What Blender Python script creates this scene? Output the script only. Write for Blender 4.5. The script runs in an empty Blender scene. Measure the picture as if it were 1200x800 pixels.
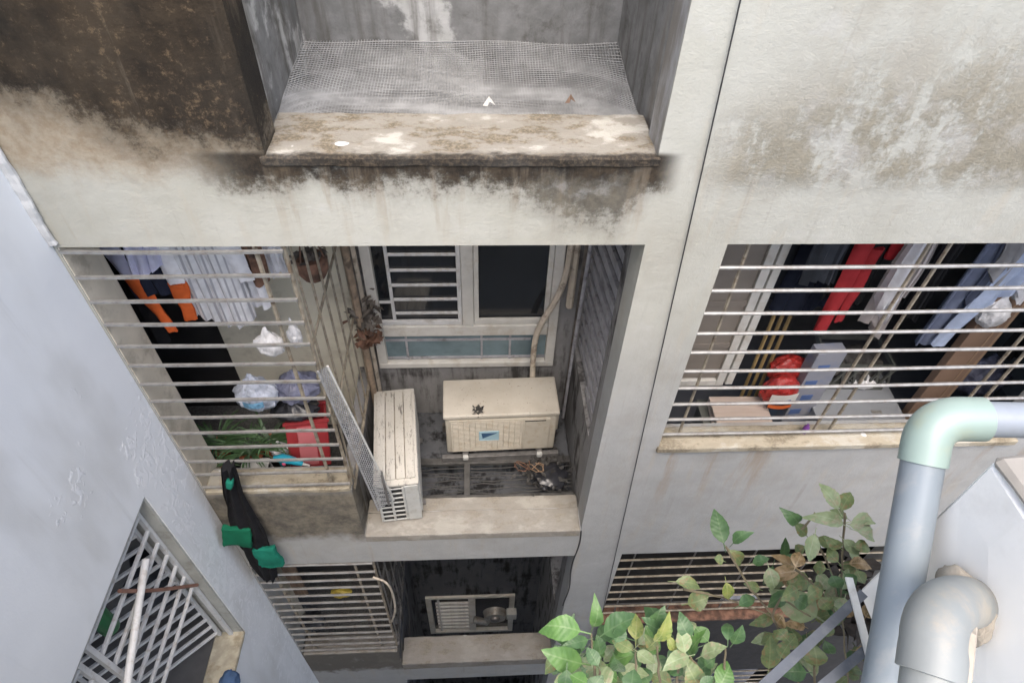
import bpy, bmesh, math, random
from mathutils import Vector, Matrix, noise as mnoise
C = bpy.context.scene.collection
SC = bpy.context.scene
R = math.radians
rnd = random.Random(7)

# ------------------------------------------------------------------ camera, sky, sun, exposure
CAM = Vector((0, -2.4, 13.2)); FPX = 750.0
def cam_matrix(p, y, r):
    cy, sy = math.cos(y), math.sin(y)
    f = Vector((sy*math.cos(p), cy*math.cos(p), -math.sin(p)))
    rt = Vector((cy, -sy, 0)); up = rt.cross(f)
    c, s = math.cos(r), math.sin(r)
    a = c*rt + s*up; b = -s*rt + c*up
    return Matrix((a, b, -f)).transposed()
RM = cam_matrix(R(46.24), R(4.43), R(2.49))
cam = bpy.data.cameras.new('camera'); camo = bpy.data.objects.new('camera', cam); C.objects.link(camo)
camo.matrix_world = Matrix.Translation(CAM) @ RM.to_4x4()
cam.sensor_width = 36; cam.lens = 36*FPX/1200; cam.clip_start = .05; cam.clip_end = 500
SC.camera = camo
W = bpy.data.worlds.new('World'); SC.world = W; W.use_nodes = True
nt = W.node_tree; bg = nt.nodes['Background']
sky = nt.nodes.new('ShaderNodeTexSky'); sky.sky_type = 'NISHITA'; sky.sun_disc = False
SUN_D = Vector((.02, -.55, 1.25)).normalized()
sky.sun_elevation = math.asin(SUN_D.z); sky.sun_rotation = math.atan2(SUN_D.x, SUN_D.y)
sky.air_density = 1.0; sky.dust_density = 4.2; sky.ozone_density = 1.0
nt.links.new(sky.outputs[0], bg.inputs[0]); bg.inputs[1].default_value = .15
sl = bpy.data.lights.new('sun', 'SUN'); sl.energy = .62; sl.angle = R(40); sl.color = (1, .95, .875)
so = bpy.data.objects.new('sun', sl); C.objects.link(so)
so.rotation_euler = SUN_D.to_track_quat('Z', 'Y').to_euler()
vs = SC.view_settings; vs.view_transform = 'Standard'; vs.look = 'None'; vs.gamma = 1; vs.exposure = 1.68
SC.cycles.max_bounces = 8; SC.cycles.diffuse_bounces = 5

# measuring helpers: the ray of a point of the photograph (1200x800) met with a plane of the place
def ray(px, py): return RM @ Vector((px-600, 400-py, -FPX))
def at_y(px, py, Y):
    d = ray(px, py); return CAM + d*((Y-CAM.y)/d.y)
def at_x(px, py, X):
    d = ray(px, py); return CAM + d*((X-CAM.x)/d.x)
def at_z(px, py, Z):
    d = ray(px, py); return CAM + d*((Z-CAM.z)/d.z)
def at_d(px, py, D): return CAM + ray(px, py)*(D/FPX)

# ------------------------------------------------------------------ materials
class Mat:
    def __init__(s, name, space='object'):
        s.m = bpy.data.materials.new(name); s.m.use_nodes = True; s.t = s.m.node_tree
        s.b = s.t.nodes['Principled BSDF']; s._p = None; s.space = space
    def n(s, t, **k):
        o = s.t.nodes.new(t)
        for a, v in k.items(): setattr(o, a, v)
        return o
    def put(s, sock, v):
        if isinstance(v, bpy.types.NodeSocket): s.t.links.new(v, sock)
        elif v is not None:
            if sock.type == 'RGBA' and len(v) == 3: v = (*v, 1)
            sock.default_value = v
    def pos(s):
        if s._p is None:
            if s.space == 'world': s._p = s.n('ShaderNodeNewGeometry').outputs['Position']
            else: s._p = s.n('ShaderNodeTexCoord').outputs['Object']
            q = s.n('ShaderNodeSeparateXYZ'); s.put(q.inputs[0], s._p); s.x, s.y, s.z = q.outputs[:3]
        return s._p
    def math(s, op, a, b=0.0, clamp=False):
        o = s.n('ShaderNodeMath', operation=op, use_clamp=clamp); s.put(o.inputs[0], a); s.put(o.inputs[1], b); return o.outputs[0]
    def add(s, a, b): return s.math('ADD', a, b)
    def mul(s, a, b): return s.math('MULTIPLY', a, b)
    def sub(s, a, b): return s.math('SUBTRACT', a, b)
    def ss(s, v, a, b):                      # smoothstep from 0 at a to 1 at b (a may exceed b)
        o = s.n('ShaderNodeMapRange', interpolation_type='SMOOTHSTEP')
        flip = a > b
        if flip: a, b = b, a
        s.put(o.inputs[0], v); o.inputs[1].default_value = a; o.inputs[2].default_value = b
        o.inputs[3].default_value = 1.0 if flip else 0.0; o.inputs[4].default_value = 0.0 if flip else 1.0
        return o.outputs[0]
    def noise(s, scale, detail=4, rough=.55, st=(1, 1, 1), off=(0, 0, 0), dist=0.0):
        s.pos(); mp = s.n('ShaderNodeMapping'); s.put(mp.inputs[0], s._p)
        mp.inputs[3].default_value = st; mp.inputs[1].default_value = off
        o = s.n('ShaderNodeTexNoise'); s.put(o.inputs['Vector'], mp.outputs[0])
        o.inputs['Scale'].default_value = scale; o.inputs['Detail'].default_value = detail
        o.inputs['Roughness'].default_value = rough; o.inputs['Distortion'].default_value = dist
        return o.outputs[0]
    def mix(s, f, a, b):
        o = s.n('ShaderNodeMix', data_type='RGBA'); s.put(o.inputs[0], f); s.put(o.inputs[6], a); s.put(o.inputs[7], b); return o.outputs[2]
    def bump(s, h, st=.3, d=.01):
        o = s.n('ShaderNodeBump'); o.inputs['Strength'].default_value = st; o.inputs['Distance'].default_value = d
        s.put(o.inputs['Height'], h); s.put(s.b.inputs['Normal'], o.outputs[0])
    def done(s, col, rough=.85, metal=0, spec=None):
        s.put(s.b.inputs['Base Color'], col); s.put(s.b.inputs['Roughness'], rough); s.b.inputs['Metallic'].default_value = metal
        if spec is not None: s.b.inputs['Specular IOR Level'].default_value = spec
        return s.m

def plain(name, col, var=.18, scale=14, rough=.7, metal=0, bump=0, dirt=None, dirtamt=.5, dscale=9, st=(1, 1, 1), spec=None):
    m = Mat(name)
    n1 = m.noise(scale, 4, st=st)
    c = m.mix(m.ss(n1, .3, .7), tuple(v*(1-var) for v in col), tuple(min(1, v*(1+var)) for v in col))
    if dirt:
        n2 = m.noise(dscale, 7, .65, st=st, off=(3, 1, 7))
        c = m.mix(m.mul(m.ss(n2, .5, .68), dirtamt), c, dirt)
    if bump: m.bump(m.noise(scale*4, 4), bump, .004)
    return m.done(c, rough, metal, spec)

def facade_mat():
    m = Mat('weathered_cream_plaster', 'world'); m.pos()
    x, z = m.x, m.z
    nA = m.noise(1.3, 6, .6); nB = m.noise(4, 8, .65, off=(5, 2, 1)); nC = m.noise(22, 6, .7); nS = m.noise(5, 6, .6, st=(2.6, 1, .32), off=(1, 4, 2))
    nF = m.noise(70, 4, .7); nM = m.noise(7, 12, .78, off=(4, 4, 2)); nT = m.noise(3.4, 7, .68, dist=.25, off=(8, 2, 5))
    nG = m.noise(26, 10, .8, off=(3, 2, 9))
    grit = m.add(m.mul(m.sub(nM, .5), .42), m.mul(m.sub(nG, .5), .34))
    # paint: cream on the old part, greyer round the right windows; the alley's grey light painted in lower down
    grey = m.ss(m.add(z, m.mul(m.sub(nA, .5), .9)), 11.2, 9.7)
    c = m.mix(m.ss(nA, .35, .65), (.40, .39, .33), (.47, .465, .41))
    c = m.mix(m.mul(m.ss(x, .45, 1.5), .75), c, m.mix(m.ss(nB, .3, .7), (.345, .347, .31), (.395, .40, .365)))
    c = m.mix(m.mul(grey, .85), c, m.mix(m.ss(nB, .3, .7), (.335, .342, .345), (.385, .39, .395)))
    # vertical wash streaks
    c = m.mix(m.mul(m.ss(nS, .52, .72), .3), c, (.42, .36, .27))
    # damp tan patches on the right upper wall
    nD = m.noise(1.9, 9, .66, off=(6, 3, 8)); nE = m.noise(3, 7, .62, st=(1.6, 1, .5), off=(2, 6, 1))
    wav = m.add(z, m.add(m.mul(m.sub(x, 1.9), -.16), m.mul(m.sub(nD, .5), .7)))
    band = m.mul(m.ss(m.add(z, m.mul(m.sub(nM, .5), .12)), 11.60, 11.74), m.ss(wav, 12.42, 11.95))
    damp = m.mul(m.mul(band, m.ss(m.add(x, m.mul(nD, .3)), 1.0, 1.4)), m.ss(m.add(m.add(m.mul(nE, .5), m.mul(nM, .35)), m.add(m.mul(nD, .35), m.mul(m.sub(nG, .5), .22))), .525, .62))
    c = m.mix(m.mul(damp, .8), c, m.mix(m.ss(nM, .35, .7), (.155, .135, .092), (.26, .235, .175)))
    haze_ = m.mul(m.mul(m.ss(x, .9, 1.5), m.ss(z, 11.7, 12.0)), m.ss(m.add(nD, m.mul(nE, .4)), .60, .85))
    c = m.mix(m.mul(haze_, .4), c, (.28, .255, .20))
    pale = m.mul(m.mul(band, m.ss(x, .9, 1.2)), m.ss(nB, .5, .36))
    c = m.mix(m.mul(pale, .4), c, (.47, .47, .455))
    trick = m.mul(m.ss(m.noise(7, 5, .6, st=(3, 1, .12), off=(4, 1, 6)), .56, .7), m.ss(nD, .4, .6))
    c = m.mix(m.mul(trick, .28), c, (.22, .20, .165))
    # tan halo + black mould of the upper left wall
    zl = m.add(m.add(z, m.mul(m.sub(nB, .5), .30)), m.mul(m.sub(nA, .5), .35))
    left = m.ss(x, -.80, -.85)
    edge = m.mul(m.ss(x, -1.9, -.95), .24)
    zl2 = m.add(zl, edge)
    tan = m.mul(m.ss(m.add(zl, m.mul(m.sub(nM, .5), .25)), 11.62, 11.84), left)
    c = m.mix(m.mul(tan, .85), c, m.mix(m.ss(nC, .35, .65), (.27, .20, .125), (.36, .30, .215)))
    mould = m.mul(m.math('MAXIMUM', m.mul(m.ss(m.add(zl2, grit), 11.94, 12.16), 1.0), m.mul(m.ss(m.add(zl2, m.mul(m.sub(nM, .5), .2)), 11.84, 12.16), .72)), left)
    nL = m.noise(1.7, 5, .6, off=(7, 1, 3))
    mc = m.mix(m.ss(nL, .35, .7), (.008, .007, .006), (.048, .034, .020))
    mc = m.mix(m.mul(m.ss(nM, .46, .75), .7), mc, (.065, .048, .030))
    low = m.mul(m.ss(z, 12.35, 12.0), m.ss(x, -1.5, -1.0)); mc = m.mix(m.mul(low, .6), mc, (.014, .0125, .011))
    mc = m.mix(m.mul(m.ss(m.add(nG, m.mul(m.sub(nL, .5), .5)), .54, .68), .75), mc, (.15, .105, .062))
    mc = m.mix(m.mul(m.ss(nS, .62, .72), .5), mc, (.15, .12, .085))
    c = m.mix(m.mul(mould, m.mix(m.ss(nE, .3, .6), (.95, .95, .95), (1, 1, 1))), c, mc)
    # mould under the ledge
    zz = m.add(z, m.mul(m.sub(nB, .5), .32))
    inx = m.mul(m.ss(x, -1.25, -.88), m.ss(x, .90, .76)); cap = m.ss(z, 11.83, 11.8)
    under = m.mul(m.mul(m.ss(m.add(zz, m.mul(grit, .75)), 11.61, 11.74), inx), cap)
    dz = m.add(m.add(zz, m.mul(m.mul(m.ss(x, .05, .5), m.ss(x, .82, .62)), .20)), m.mul(m.sub(nM, .5), .40))
    soft = m.mul(m.mul(m.mul(m.math('MAXIMUM', m.ss(m.add(dz, m.mul(m.sub(nG, .5), .35)), 11.58, 11.75), m.mul(m.ss(dz, 11.50, 11.76), .6)), inx), cap), m.ss(nE, .28, .48))
    c = m.mix(m.mul(soft, .88), c, m.mix(m.ss(nM, .36, .7), (.035, .030, .024), (.14, .12, .085)))
    c = m.mix(m.mul(under, .95), c, m.mix(m.ss(nM, .38, .72), (.012, .010, .0085), (.085, .062, .038)))
    # runs below the ledge and below the right sill
    drip = m.mul(m.mul(m.ss(nS, .5, .66), m.ss(z, 11.30, 11.65)), m.mul(m.ss(x, -1.0, -.8), m.ss(x, .85, .75)))
    c = m.mix(m.mul(drip, .32), c, (.25, .205, .15))
    nR = m.noise(2.6, 6, .6, st=(2.2, 1, .22), off=(3, 4, 5))
    rust = m.mul(m.mul(m.ss(nR, .49, .64), m.ss(m.add(z, m.mul(nB, .3)), 8.6, 9.75)), m.mul(m.ss(z, 9.66, 9.6), m.ss(x, 1.1, 1.3)))
    c = m.mix(m.mul(rust, .6), c, (.30, .23, .15))
    # grime on the left parapet and the bands low down
    par = m.mul(m.mul(m.ss(m.add(z, m.mul(m.sub(nB, .5), .5)), 8.42, 8.6), m.ss(z, 9.3, 9.1)), m.ss(x, -.8, -.9))
    c = m.mix(m.mul(par, .9), c, m.mix(m.ss(nM, .3, .72), (.04, .035, .027), (.22, .19, .14)))
    par2 = m.mul(m.mul(m.ss(m.add(z, m.mul(m.sub(nB, .5), .6)), 5.25, 5.4), m.ss(z, 6.0, 5.9)), m.ss(x, -.8, -.9))
    c = m.mix(m.mul(par2, .85), c, (.10, .088, .07))
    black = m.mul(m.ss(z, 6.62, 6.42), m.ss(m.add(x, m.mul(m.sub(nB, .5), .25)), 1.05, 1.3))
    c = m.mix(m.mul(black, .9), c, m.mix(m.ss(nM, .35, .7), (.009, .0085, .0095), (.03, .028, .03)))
    jamb = m.mul(m.mul(m.ss(m.y, .004, .02), m.ss(x, .7, .75)), m.mul(m.ss(z, 11.77, 11.8), m.ss(x, .95, .9)))
    c = m.mix(jamb, c, m.mix(m.ss(nS, .4, .62), (.40, .40, .395), (.22, .205, .18)))
    # mottling
    clean = m.sub(1.0, m.math('MAXIMUM', mould, m.math('MAXIMUM', under, black)))
    c = m.mix(m.mul(m.mul(m.ss(nT, .5, .68), .25), clean), c, (.29, .27, .23))
    c = m.mix(m.mul(m.mul(m.ss(nT, .42, .3), .25), clean), c, (.50, .50, .49))
    # specks
    c = m.mix(m.mul(m.ss(nF, .66, .76), .35), c, (.25, .21, .16))
    h = m.add(m.add(m.mul(nB, .8), m.mul(nM, .6)), m.add(m.mul(nC, .35), m.mul(nF, .2)))
    h = m.add(h, m.mul(m.add(mould, damp), m.mul(nF, .5)))
    h = m.add(h, m.mul(m.mul(band, m.ss(x, .9, 1.2)), m.mul(m.noise(14, 8, .72, off=(1, 1, 5)), .9)))
    m.bump(h, .6, .012)
    return m.done(c, .92, 0, .25)

def ledge_mat(name, col, moss, white):
    m = Mat(name, 'world'); m.pos()
    nA = m.noise(2.2, 7, .65, st=(1, 1.6, 1)); nB = m.noise(11, 8, .7, st=(.8, 1.5, 1), off=(2, 5, 1)); nF = m.noise(60, 4, .7)
    c = m.mix(m.ss(nB, .3, .7), tuple(v*.82 for v in col), col)
    c = m.mix(m.mul(m.ss(m.add(m.mul(nA, .6), m.mul(nB, .55)), .555, .66), moss), c, m.mix(m.ss(nF, .4, .7), (.12, .10, .07), (.27, .225, .16)))
    c = m.mix(m.mul(m.ss(nA, .46, .38), white), c, (.43, .415, .37))
    c = m.mix(m.ss(m.noise(8, 1, .3, off=(9, 3, 4)), .765, .785), c, (.6, .6, .58))
    c = m.mix(m.mul(m.ss(nF, .64, .74), .5), c, (.09, .075, .06))
    if moss > .8:
        e = m.ss(m.add(m.y, m.mul(m.sub(nB, .5), .12)), .045, .0)
        c = m.mix(m.mul(e, .92), c, m.mix(m.ss(nF, .4, .7), (.016, .0135, .011), (.075, .056, .038)))
    m.bump(m.add(nB, m.mul(nF, .5)), .6, .012)
    return m.done(c, .93, 0, .2)

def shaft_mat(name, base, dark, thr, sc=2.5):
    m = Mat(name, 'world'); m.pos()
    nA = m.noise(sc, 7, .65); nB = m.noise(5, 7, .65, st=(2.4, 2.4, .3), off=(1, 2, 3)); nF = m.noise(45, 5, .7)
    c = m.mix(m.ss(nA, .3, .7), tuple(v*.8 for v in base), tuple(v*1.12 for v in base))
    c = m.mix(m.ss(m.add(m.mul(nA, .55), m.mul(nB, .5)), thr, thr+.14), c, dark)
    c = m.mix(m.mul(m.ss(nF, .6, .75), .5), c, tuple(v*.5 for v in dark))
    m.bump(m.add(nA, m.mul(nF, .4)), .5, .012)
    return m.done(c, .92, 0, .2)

def upper_well_mat():
    m = Mat('patched_render_of_upper_well', 'world'); m.pos()
    nA = m.noise(2.2, 7, .6, dist=.15); nB = m.noise(9, 7, .7); nS = m.noise(4, 6, .6, st=(2.5, 2.5, .25)); nF = m.noise(50, 4)
    c = m.mix(m.ss(nB, .3, .7), (.17, .17, .162), (.25, .248, .24))
    w = m.mul(m.ss(m.add(nA, m.mul(nB, .12)), .55, .62), m.ss(m.add(m.x, m.mul(nB, .3)), .35, .1))
    c = m.mix(w, c, m.mix(m.ss(nB, .35, .6), (.40, .40, .375), (.48, .475, .455)))
    c = m.mix(m.mul(m.ss(nS, .47, .68), .7), c, (.10, .092, .078))
    c = m.mix(m.mul(m.ss(m.noise(5, 10, .72, off=(3, 9, 2)), .52, .68), .6), c, (.075, .07, .06))
    side = m.mul(m.ss(m.y, .5, .12), m.ss(nS, .42, .6))
    c = m.mix(m.mul(side, .6), c, (.24, .19, .12))
    m.bump(m.add(nB, m.mul(nF, .4)), .5, .012)
    return m.done(c, .92, 0, .2)

def lavender_mat():
    m = Mat('peeling_lavender_paint', 'world'); m.pos()
    nA = m.noise(1.1, 5, .55); nB = m.noise(6, 5, .6, st=(1, 1, 1), dist=.3, off=(2, 8, 1)); nC = m.noise(13, 3, .5, dist=1.2); nF = m.noise(80, 3)
    c = m.mix(m.ss(nA, .3, .7), (.71, .73, .745), (.78, .80, .81))
    sm = m.noise(1.6, 4, .5, st=(1, 1.2, .5), off=(1, 3, 9))
    c = m.mix(m.mul(m.ss(sm, .52, .72), .42), c, (.48, .48, .455))
    sv = m.noise(4, 6, .62, st=(1, 2.2, .15), off=(5, 2, 2)); c = m.mix(m.mul(m.ss(sv, .54, .70), .22), c, (.44, .44, .42))
    zone = m.math('MAXIMUM', m.mul(m.ss(m.y, -.62, -.3), m.ss(m.z, 11.0, 9.9)), m.mul(m.ss(nA, .58, .66), .8))
    flake = m.mul(m.ss(nC, .53, .57), m.ss(m.add(m.mul(zone, .3), m.mul(nB, .6)), .48, .55))
    c = m.mix(m.mul(flake, .75), c, (.80, .815, .83))
    c = m.mix(m.mul(m.ss(nF, .70, .76), m.mul(zone, .5)), c, (.30, .29, .28))
    h = m.add(m.add(m.mul(nB, .35), m.mul(nF, .14)), m.mul(flake, .85))
    m.bump(h, .42, .009)
    return m.done(c, .7, 0, .35)

M = {}
M['facade'] = facade_mat()
M['ledge_up'] = ledge_mat('mossy_ledge_plaster', (.30, .28, .24), .9, .95)
M['ledge'] = ledge_mat('dusty_ledge_plaster', (.32, .30, .265), .4, .4)
M['sill'] = ledge_mat('yellowed_sill_plaster', (.38, .34, .26), .7, .6)
M['lowledge'] = ledge_mat('grimy_ledge_plaster', (.30, .28, .25), .5, .2)
M['well'] = upper_well_mat()
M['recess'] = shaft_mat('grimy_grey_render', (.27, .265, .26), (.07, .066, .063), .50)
M['recess_dark'] = shaft_mat('shade_darkened_render', (.11, .115, .125), (.02, .02, .021), .49)  # grimy render again, with the deep shaft's shade put into its colour
M['cream_wall'] = plain('cream_balcony_paint', (.80, .76, .62), .05, 2, .85, bump=.15, dirt=(.3, .26, .18), dirtamt=.4, dscale=3)
M['pier'] = plain('beige_pier_plaster', (.56, .515, .425), .1, 4, .9, bump=.25, dirt=(.25, .22, .17), dirtamt=.5, dscale=6)
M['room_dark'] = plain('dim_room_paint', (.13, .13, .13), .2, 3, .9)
M['door_dark'] = plain('doorway_shade_panel', (.035, .034, .034), .2, 3, .6)
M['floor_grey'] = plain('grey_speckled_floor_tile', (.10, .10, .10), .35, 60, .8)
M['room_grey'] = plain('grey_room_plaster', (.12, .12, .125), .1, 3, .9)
M['lavender'] = lavender_mat()
M['caulk'] = plain('white_mortar_fillet', (.52, .52, .51), .08, 20, .9, bump=.5)
M['reveal'] = plain('greenish_grey_reveal', (.38, .385, .355), .1, 6, .9, bump=.3, dirt=(.2, .19, .16), dirtamt=.6)
M['sill_yellow'] = plain('yellow_stained_sill', (.40, .36, .27), .2, 12, .9, bump=.4, dirt=(.22, .17, .1), dirtamt=.7)
M['nearwall'] = plain('white_painted_masonry', (.87, .865, .83), .05, 3, .85, bump=.25, dirt=(.5, .48, .44), dirtamt=.3, dscale=4)
M['neartop'] = plain('dusty_wall_coping', (.25, .235, .21), .15, 6, .95, bump=.5, dirt=(.25, .22, .18), dirtamt=.5)
M['steel'] = plain('dull_stainless_steel', (.34, .335, .32), .15, 18, .42, .5, dirt=(.17, .115, .07), dirtamt=.6, dscale=9)
M['steel_dirty'] = plain('grimy_stainless_tube', (.34, .30, .235), .25, 18, .5, .5, dirt=(.16, .11, .07), dirtamt=.8, dscale=14)
M['steel_dark'] = plain('dark_aged_tube', (.20, .195, .19), .2, 18, .5, .5, dirt=(.1, .08, .06), dirtamt=.6)
M['white_bar'] = plain('white_painted_bar', (.60, .60, .59), .06, 12, .5, 0, dirt=(.35, .3, .24), dirtamt=.5, dscale=14)
M['slat'] = plain('grey_painted_slat', (.34, .34, .36), .15, 9, .6, 0, dirt=(.12, .11, .1), dirtamt=.7, dscale=12)
M['frame_white'] = plain('aged_white_window_frame', (.60, .585, .54), .07, 7, .5, 0, dirt=(.42, .36, .28), dirtamt=.5, dscale=7)
M['glass_dark'] = plain('dark_window_glass', (.012, .014, .017), .3, 2, .08, spec=.6)
M['glass_blue'] = plain('bluish_frosted_glass', (.16, .22, .24), .2, 4, .25)
M['ac'] = plain('yellowed_cream_casing', (.46, .425, .355), .05, 8, .5, 0, dirt=(.36, .28, .19), dirtamt=.55, dscale=16)
def ac_top():
    m = Mat('grime_streaked_casing_lid'); m.pos()
    n1 = m.noise(13, 8, .72, st=(2.2, .45, 1)); n2 = m.noise(75, 3, .6); n3 = m.noise(4, 4)
    c = m.mix(m.ss(n3, .3, .7), (.45, .43, .38), (.52, .50, .455))
    c = m.mix(m.mul(m.ss(n1, .54, .66), .75), c, (.055, .046, .038))
    c = m.mix(m.mul(m.ss(n2, .62, .7), .8), c, (.12, .095, .07))
    return m.done(c, .55)
M['ac_top'] = ac_top()
M['ac_grime'] = plain('settled_grime', (.30, .265, .215), .5, 9, .9, dirt=(.05, .04, .03), dirtamt=.9)
def ac_speck():
    m = Mat('speckled_cream_lid'); m.pos()
    n2 = m.noise(60, 3, .6); n3 = m.noise(4, 5); n4 = m.noise(18, 6, .7)
    c = m.mix(m.ss(n3, .3, .7), (.42, .385, .325), (.50, .468, .405))
    c = m.mix(m.mul(m.ss(n4, .55, .7), .4), c, (.45, .37, .27))
    c = m.mix(m.mul(m.ss(n2, .64, .71), .75), c, (.16, .12, .085))
    return m.done(c, .55)
M['ac_speck'] = ac_speck()
M['ac_white'] = plain('chalky_white_plastic', (.47, .475, .455), .06, 9, .55, dirt=(.3, .27, .22), dirtamt=.5, dscale=14)
M['grate_bar'] = plain('dark_greasy_bar', (.075, .073, .07), .3, 12, .6, .2)
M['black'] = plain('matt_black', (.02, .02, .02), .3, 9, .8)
M['black_rubbish'] = plain('dark_rubbish', (.045, .043, .04), .5, 20, .7)
M['black_bag'] = plain('black_polythene', (.022, .023, .028), .4, 12, .32)
M['logo_blue'] = plain('logo_sky_blue', (.30, .44, .50), .05, 9, .5)
M['logo_dark'] = plain('logo_navy', (.03, .08, .16), .05, 9, .5)
M['hose'] = plain('yellowed_pipe_lagging', (.50, .44, .355), .12, 10, .8, bump=.4, dirt=(.16, .12, .09), dirtamt=.7, dscale=12)
M['hose_dark'] = plain('blackened_pipe_lagging', (.11, .095, .08), .4, 12, .85, bump=.4)
M['hose_brown'] = plain('brown_stained_lagging', (.27, .205, .145), .3, 12, .85, bump=.4, dirt=(.09, .07, .05), dirtamt=.8, dscale=10)
M['rust'] = plain('crusted_rust', (.16, .085, .055), .45, 14, .9, bump=.8, dirt=(.04, .028, .022), dirtamt=.8)
M['wiremesh'] = plain('galvanised_mesh_wire', (.45, .455, .46), .2, 30, .45, .6)
M['netwire'] = plain('weathered_nylon_net', (.235, .237, .232), .2, 9, .8)
M['pvc'] = plain('blue_grey_pvc', (.19, .222, .246), .08, 5, .42, dirt=(.27, .28, .28), dirtamt=.45, dscale=14, st=(1.6, 1.6, .25), bump=.06)
M['pvc_light'] = plain('pale_blue_grey_pvc', (.24, .27, .305), .06, 6, .45, dirt=(.2, .21, .22), dirtamt=.35, dscale=14)
M['pvc_green'] = plain('mint_green_pvc_elbow', (.235, .305, .272), .06, 6, .4, dirt=(.27, .30, .22), dirtamt=.5, dscale=12, bump=.05)
M['pvc_old'] = plain('aged_grey_pvc', (.22, .235, .228), .10, 6, .5, dirt=(.33, .29, .23), dirtamt=.65, dscale=11, bump=.15)
M['cement'] = plain('smeared_cement', (.36, .32, .26), .15, 20, .95, bump=.8)
M['rack'] = plain('grey_painted_angle_steel', (.11, .12, .135), .15, 14, .5, .1, dirt=(.25, .25, .25), dirtamt=.35, dscale=20)
M['rack_white'] = plain('chipped_white_angle_steel', (.60, .60, .56), .1, 14, .5, 0, dirt=(.28, .25, .2), dirtamt=.5, dscale=16)
M['ground'] = plain('damp_concrete_ground', (.12, .115, .11), .3, 3, .9, bump=.4, dirt=(.04, .04, .035), dirtamt=.7, dscale=1.2)
M['cable'] = plain('black_cable_sheath', (.03, .03, .03), .2, 9, .6)
def cloth(name, col, var=.12, stripe=None):
    m = Mat(name); m.pos()
    n1 = m.noise(10, 4)
    c = m.mix(m.ss(n1, .3, .7), tuple(v*(1-var) for v in col), tuple(min(1, v*(1+var)) for v in col))
    if stripe:
        w = m.math('SINE', m.mul(m.x, stripe[1])); c = m.mix(m.ss(w, .5, .8), c, stripe[0])
    m.bump(m.noise(30, 4), .25, .01)
    return m.done(c, .9, 0, .15)
M['c_white'] = cloth('white_cotton', (.74, .74, .76))
M['c_stripe'] = cloth('white_cotton_grey_stripe', (.70, .70, .71), stripe=((.40, .40, .42), 170))
M['c_lav'] = cloth('pale_lavender_jersey', (.56, .57, .72))
M['c_orange'] = cloth('bright_orange_cloth', (.58, .115, .03))
M['c_navy'] = cloth('navy_cloth', (.018, .022, .038))
M['c_black'] = cloth('black_cloth', (.016, .016, .018))
M['c_red'] = cloth('red_cloth', (.34, .03, .034))
M['c_darkred'] = cloth('dark_red_cloth', (.30, .02, .025))
M['c_greige'] = cloth('grey_beige_cloth', (.47, .435, .42))
M['c_slate'] = cloth('slate_blue_cloth', (.15, .175, .25))
M['c_blue'] = cloth('light_blue_cloth', (.40, .47, .62))
M['c_grey'] = cloth('grey_knit', (.33, .33, .34))
M['c_dark'] = cloth('charcoal_cloth', (.05, .055, .065))
M['c_green'] = cloth('emerald_green_nylon', (.008, .11, .058))
M['c_teal'] = cloth('teal_green_nylon', (.012, .155, .105))
M['c_floral'] = cloth('lilac_print_cloth', (.33, .31, .45), .5)
M['c_denim'] = cloth('blue_denim', (.07, .12, .22))
def bagmat(name, col, tr=.3):
    m = Mat(name); n1 = m.noise(16, 5, dist=.5)
    c = m.mix(m.ss(n1, .35, .65), tuple(v*.72 for v in col), col); m.bump(m.noise(24, 4, dist=.8), .8, .02)
    return m.done(c, .3, 0, .5)
M['bag_white'] = bagmat('white_polythene', (.76, .76, .77))
M['bag_blue'] = bagmat('bluish_polythene', (.58, .63, .74))
M['bag_print'] = bagmat('sky_blue_bag_print', (.22, .48, .72))
M['bag_grey'] = bagmat('slate_polythene', (.20, .21, .30))
M['bag_red'] = bagmat('red_polythene', (.42, .035, .03))
M['red_plastic'] = plain('red_moulded_plastic', (.30, .034, .038), .1, 6, .35)
M['pink_plastic'] = plain('faded_pink_plastic', (.50, .15, .16), .08, 6, .4)
M['cyan_plastic'] = plain('turquoise_plastic', (.02, .30, .42), .1, 6, .3)
M['pink_dot'] = plain('pink_plastic', (.75, .12, .22), .1, 6, .3)
M['terracotta'] = plain('terracotta', (.40, .125, .06), .2, 12, .85, bump=.3)
M['grass'] = plain('dark_green_blade', (.05, .10, .04), .4, 8, .5)
M['carton'] = plain('brown_cardboard', (.20, .13, .09), .1, 4, .85, dirt=(.2, .12, .08), dirtamt=.4)
M['carton_edge'] = plain('pale_cardboard_edge', (.28, .19, .125), .1, 9, .9)
M['ply'] = plain('pale_pinkish_board', (.45, .37, .315), .07, 8, .8, st=(.3, 3, 3), dirt=(.4, .3, .22), dirtamt=.4)
M['bamboo'] = plain('weathered_bamboo', (.30, .21, .09), .25, 8, .6, st=(4, 4, .5))
M['crate'] = plain('dark_olive_grey_plastic', (.085, .09, .08), .25, 8, .6)
M['appliance'] = plain('matt_grey_lid', (.25, .265, .285), .05, 4, .45)
M['boxgrey'] = plain('pale_grey_carton', (.27, .28, .32), .08, 5, .8, dirt=(.16, .22, .40), dirtamt=.7, dscale=6)
M['print_white'] = plain('printed_white_label', (.70, .68, .62), .05, 9, .6)
M['print_blue'] = plain('printed_blue', (.09, .15, .33), .1, 9, .6)
M['print_orange'] = plain('printed_orange', (.72, .16, .04), .1, 9, .6)
M['purple'] = plain('purple_plastic', (.13, .04, .20), .1, 9, .4)
M['doorleaf'] = plain('brown_grey_door_leaf', (.23, .20, .17), .08, 4, .7)
M['yellow'] = plain('dull_yellow_plastic', (.42, .32, .05), .2, 9, .5)
M['wood'] = plain('weathered_wood', (.17, .115, .08), .3, 12, .85, st=(3, 3, .4))
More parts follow.
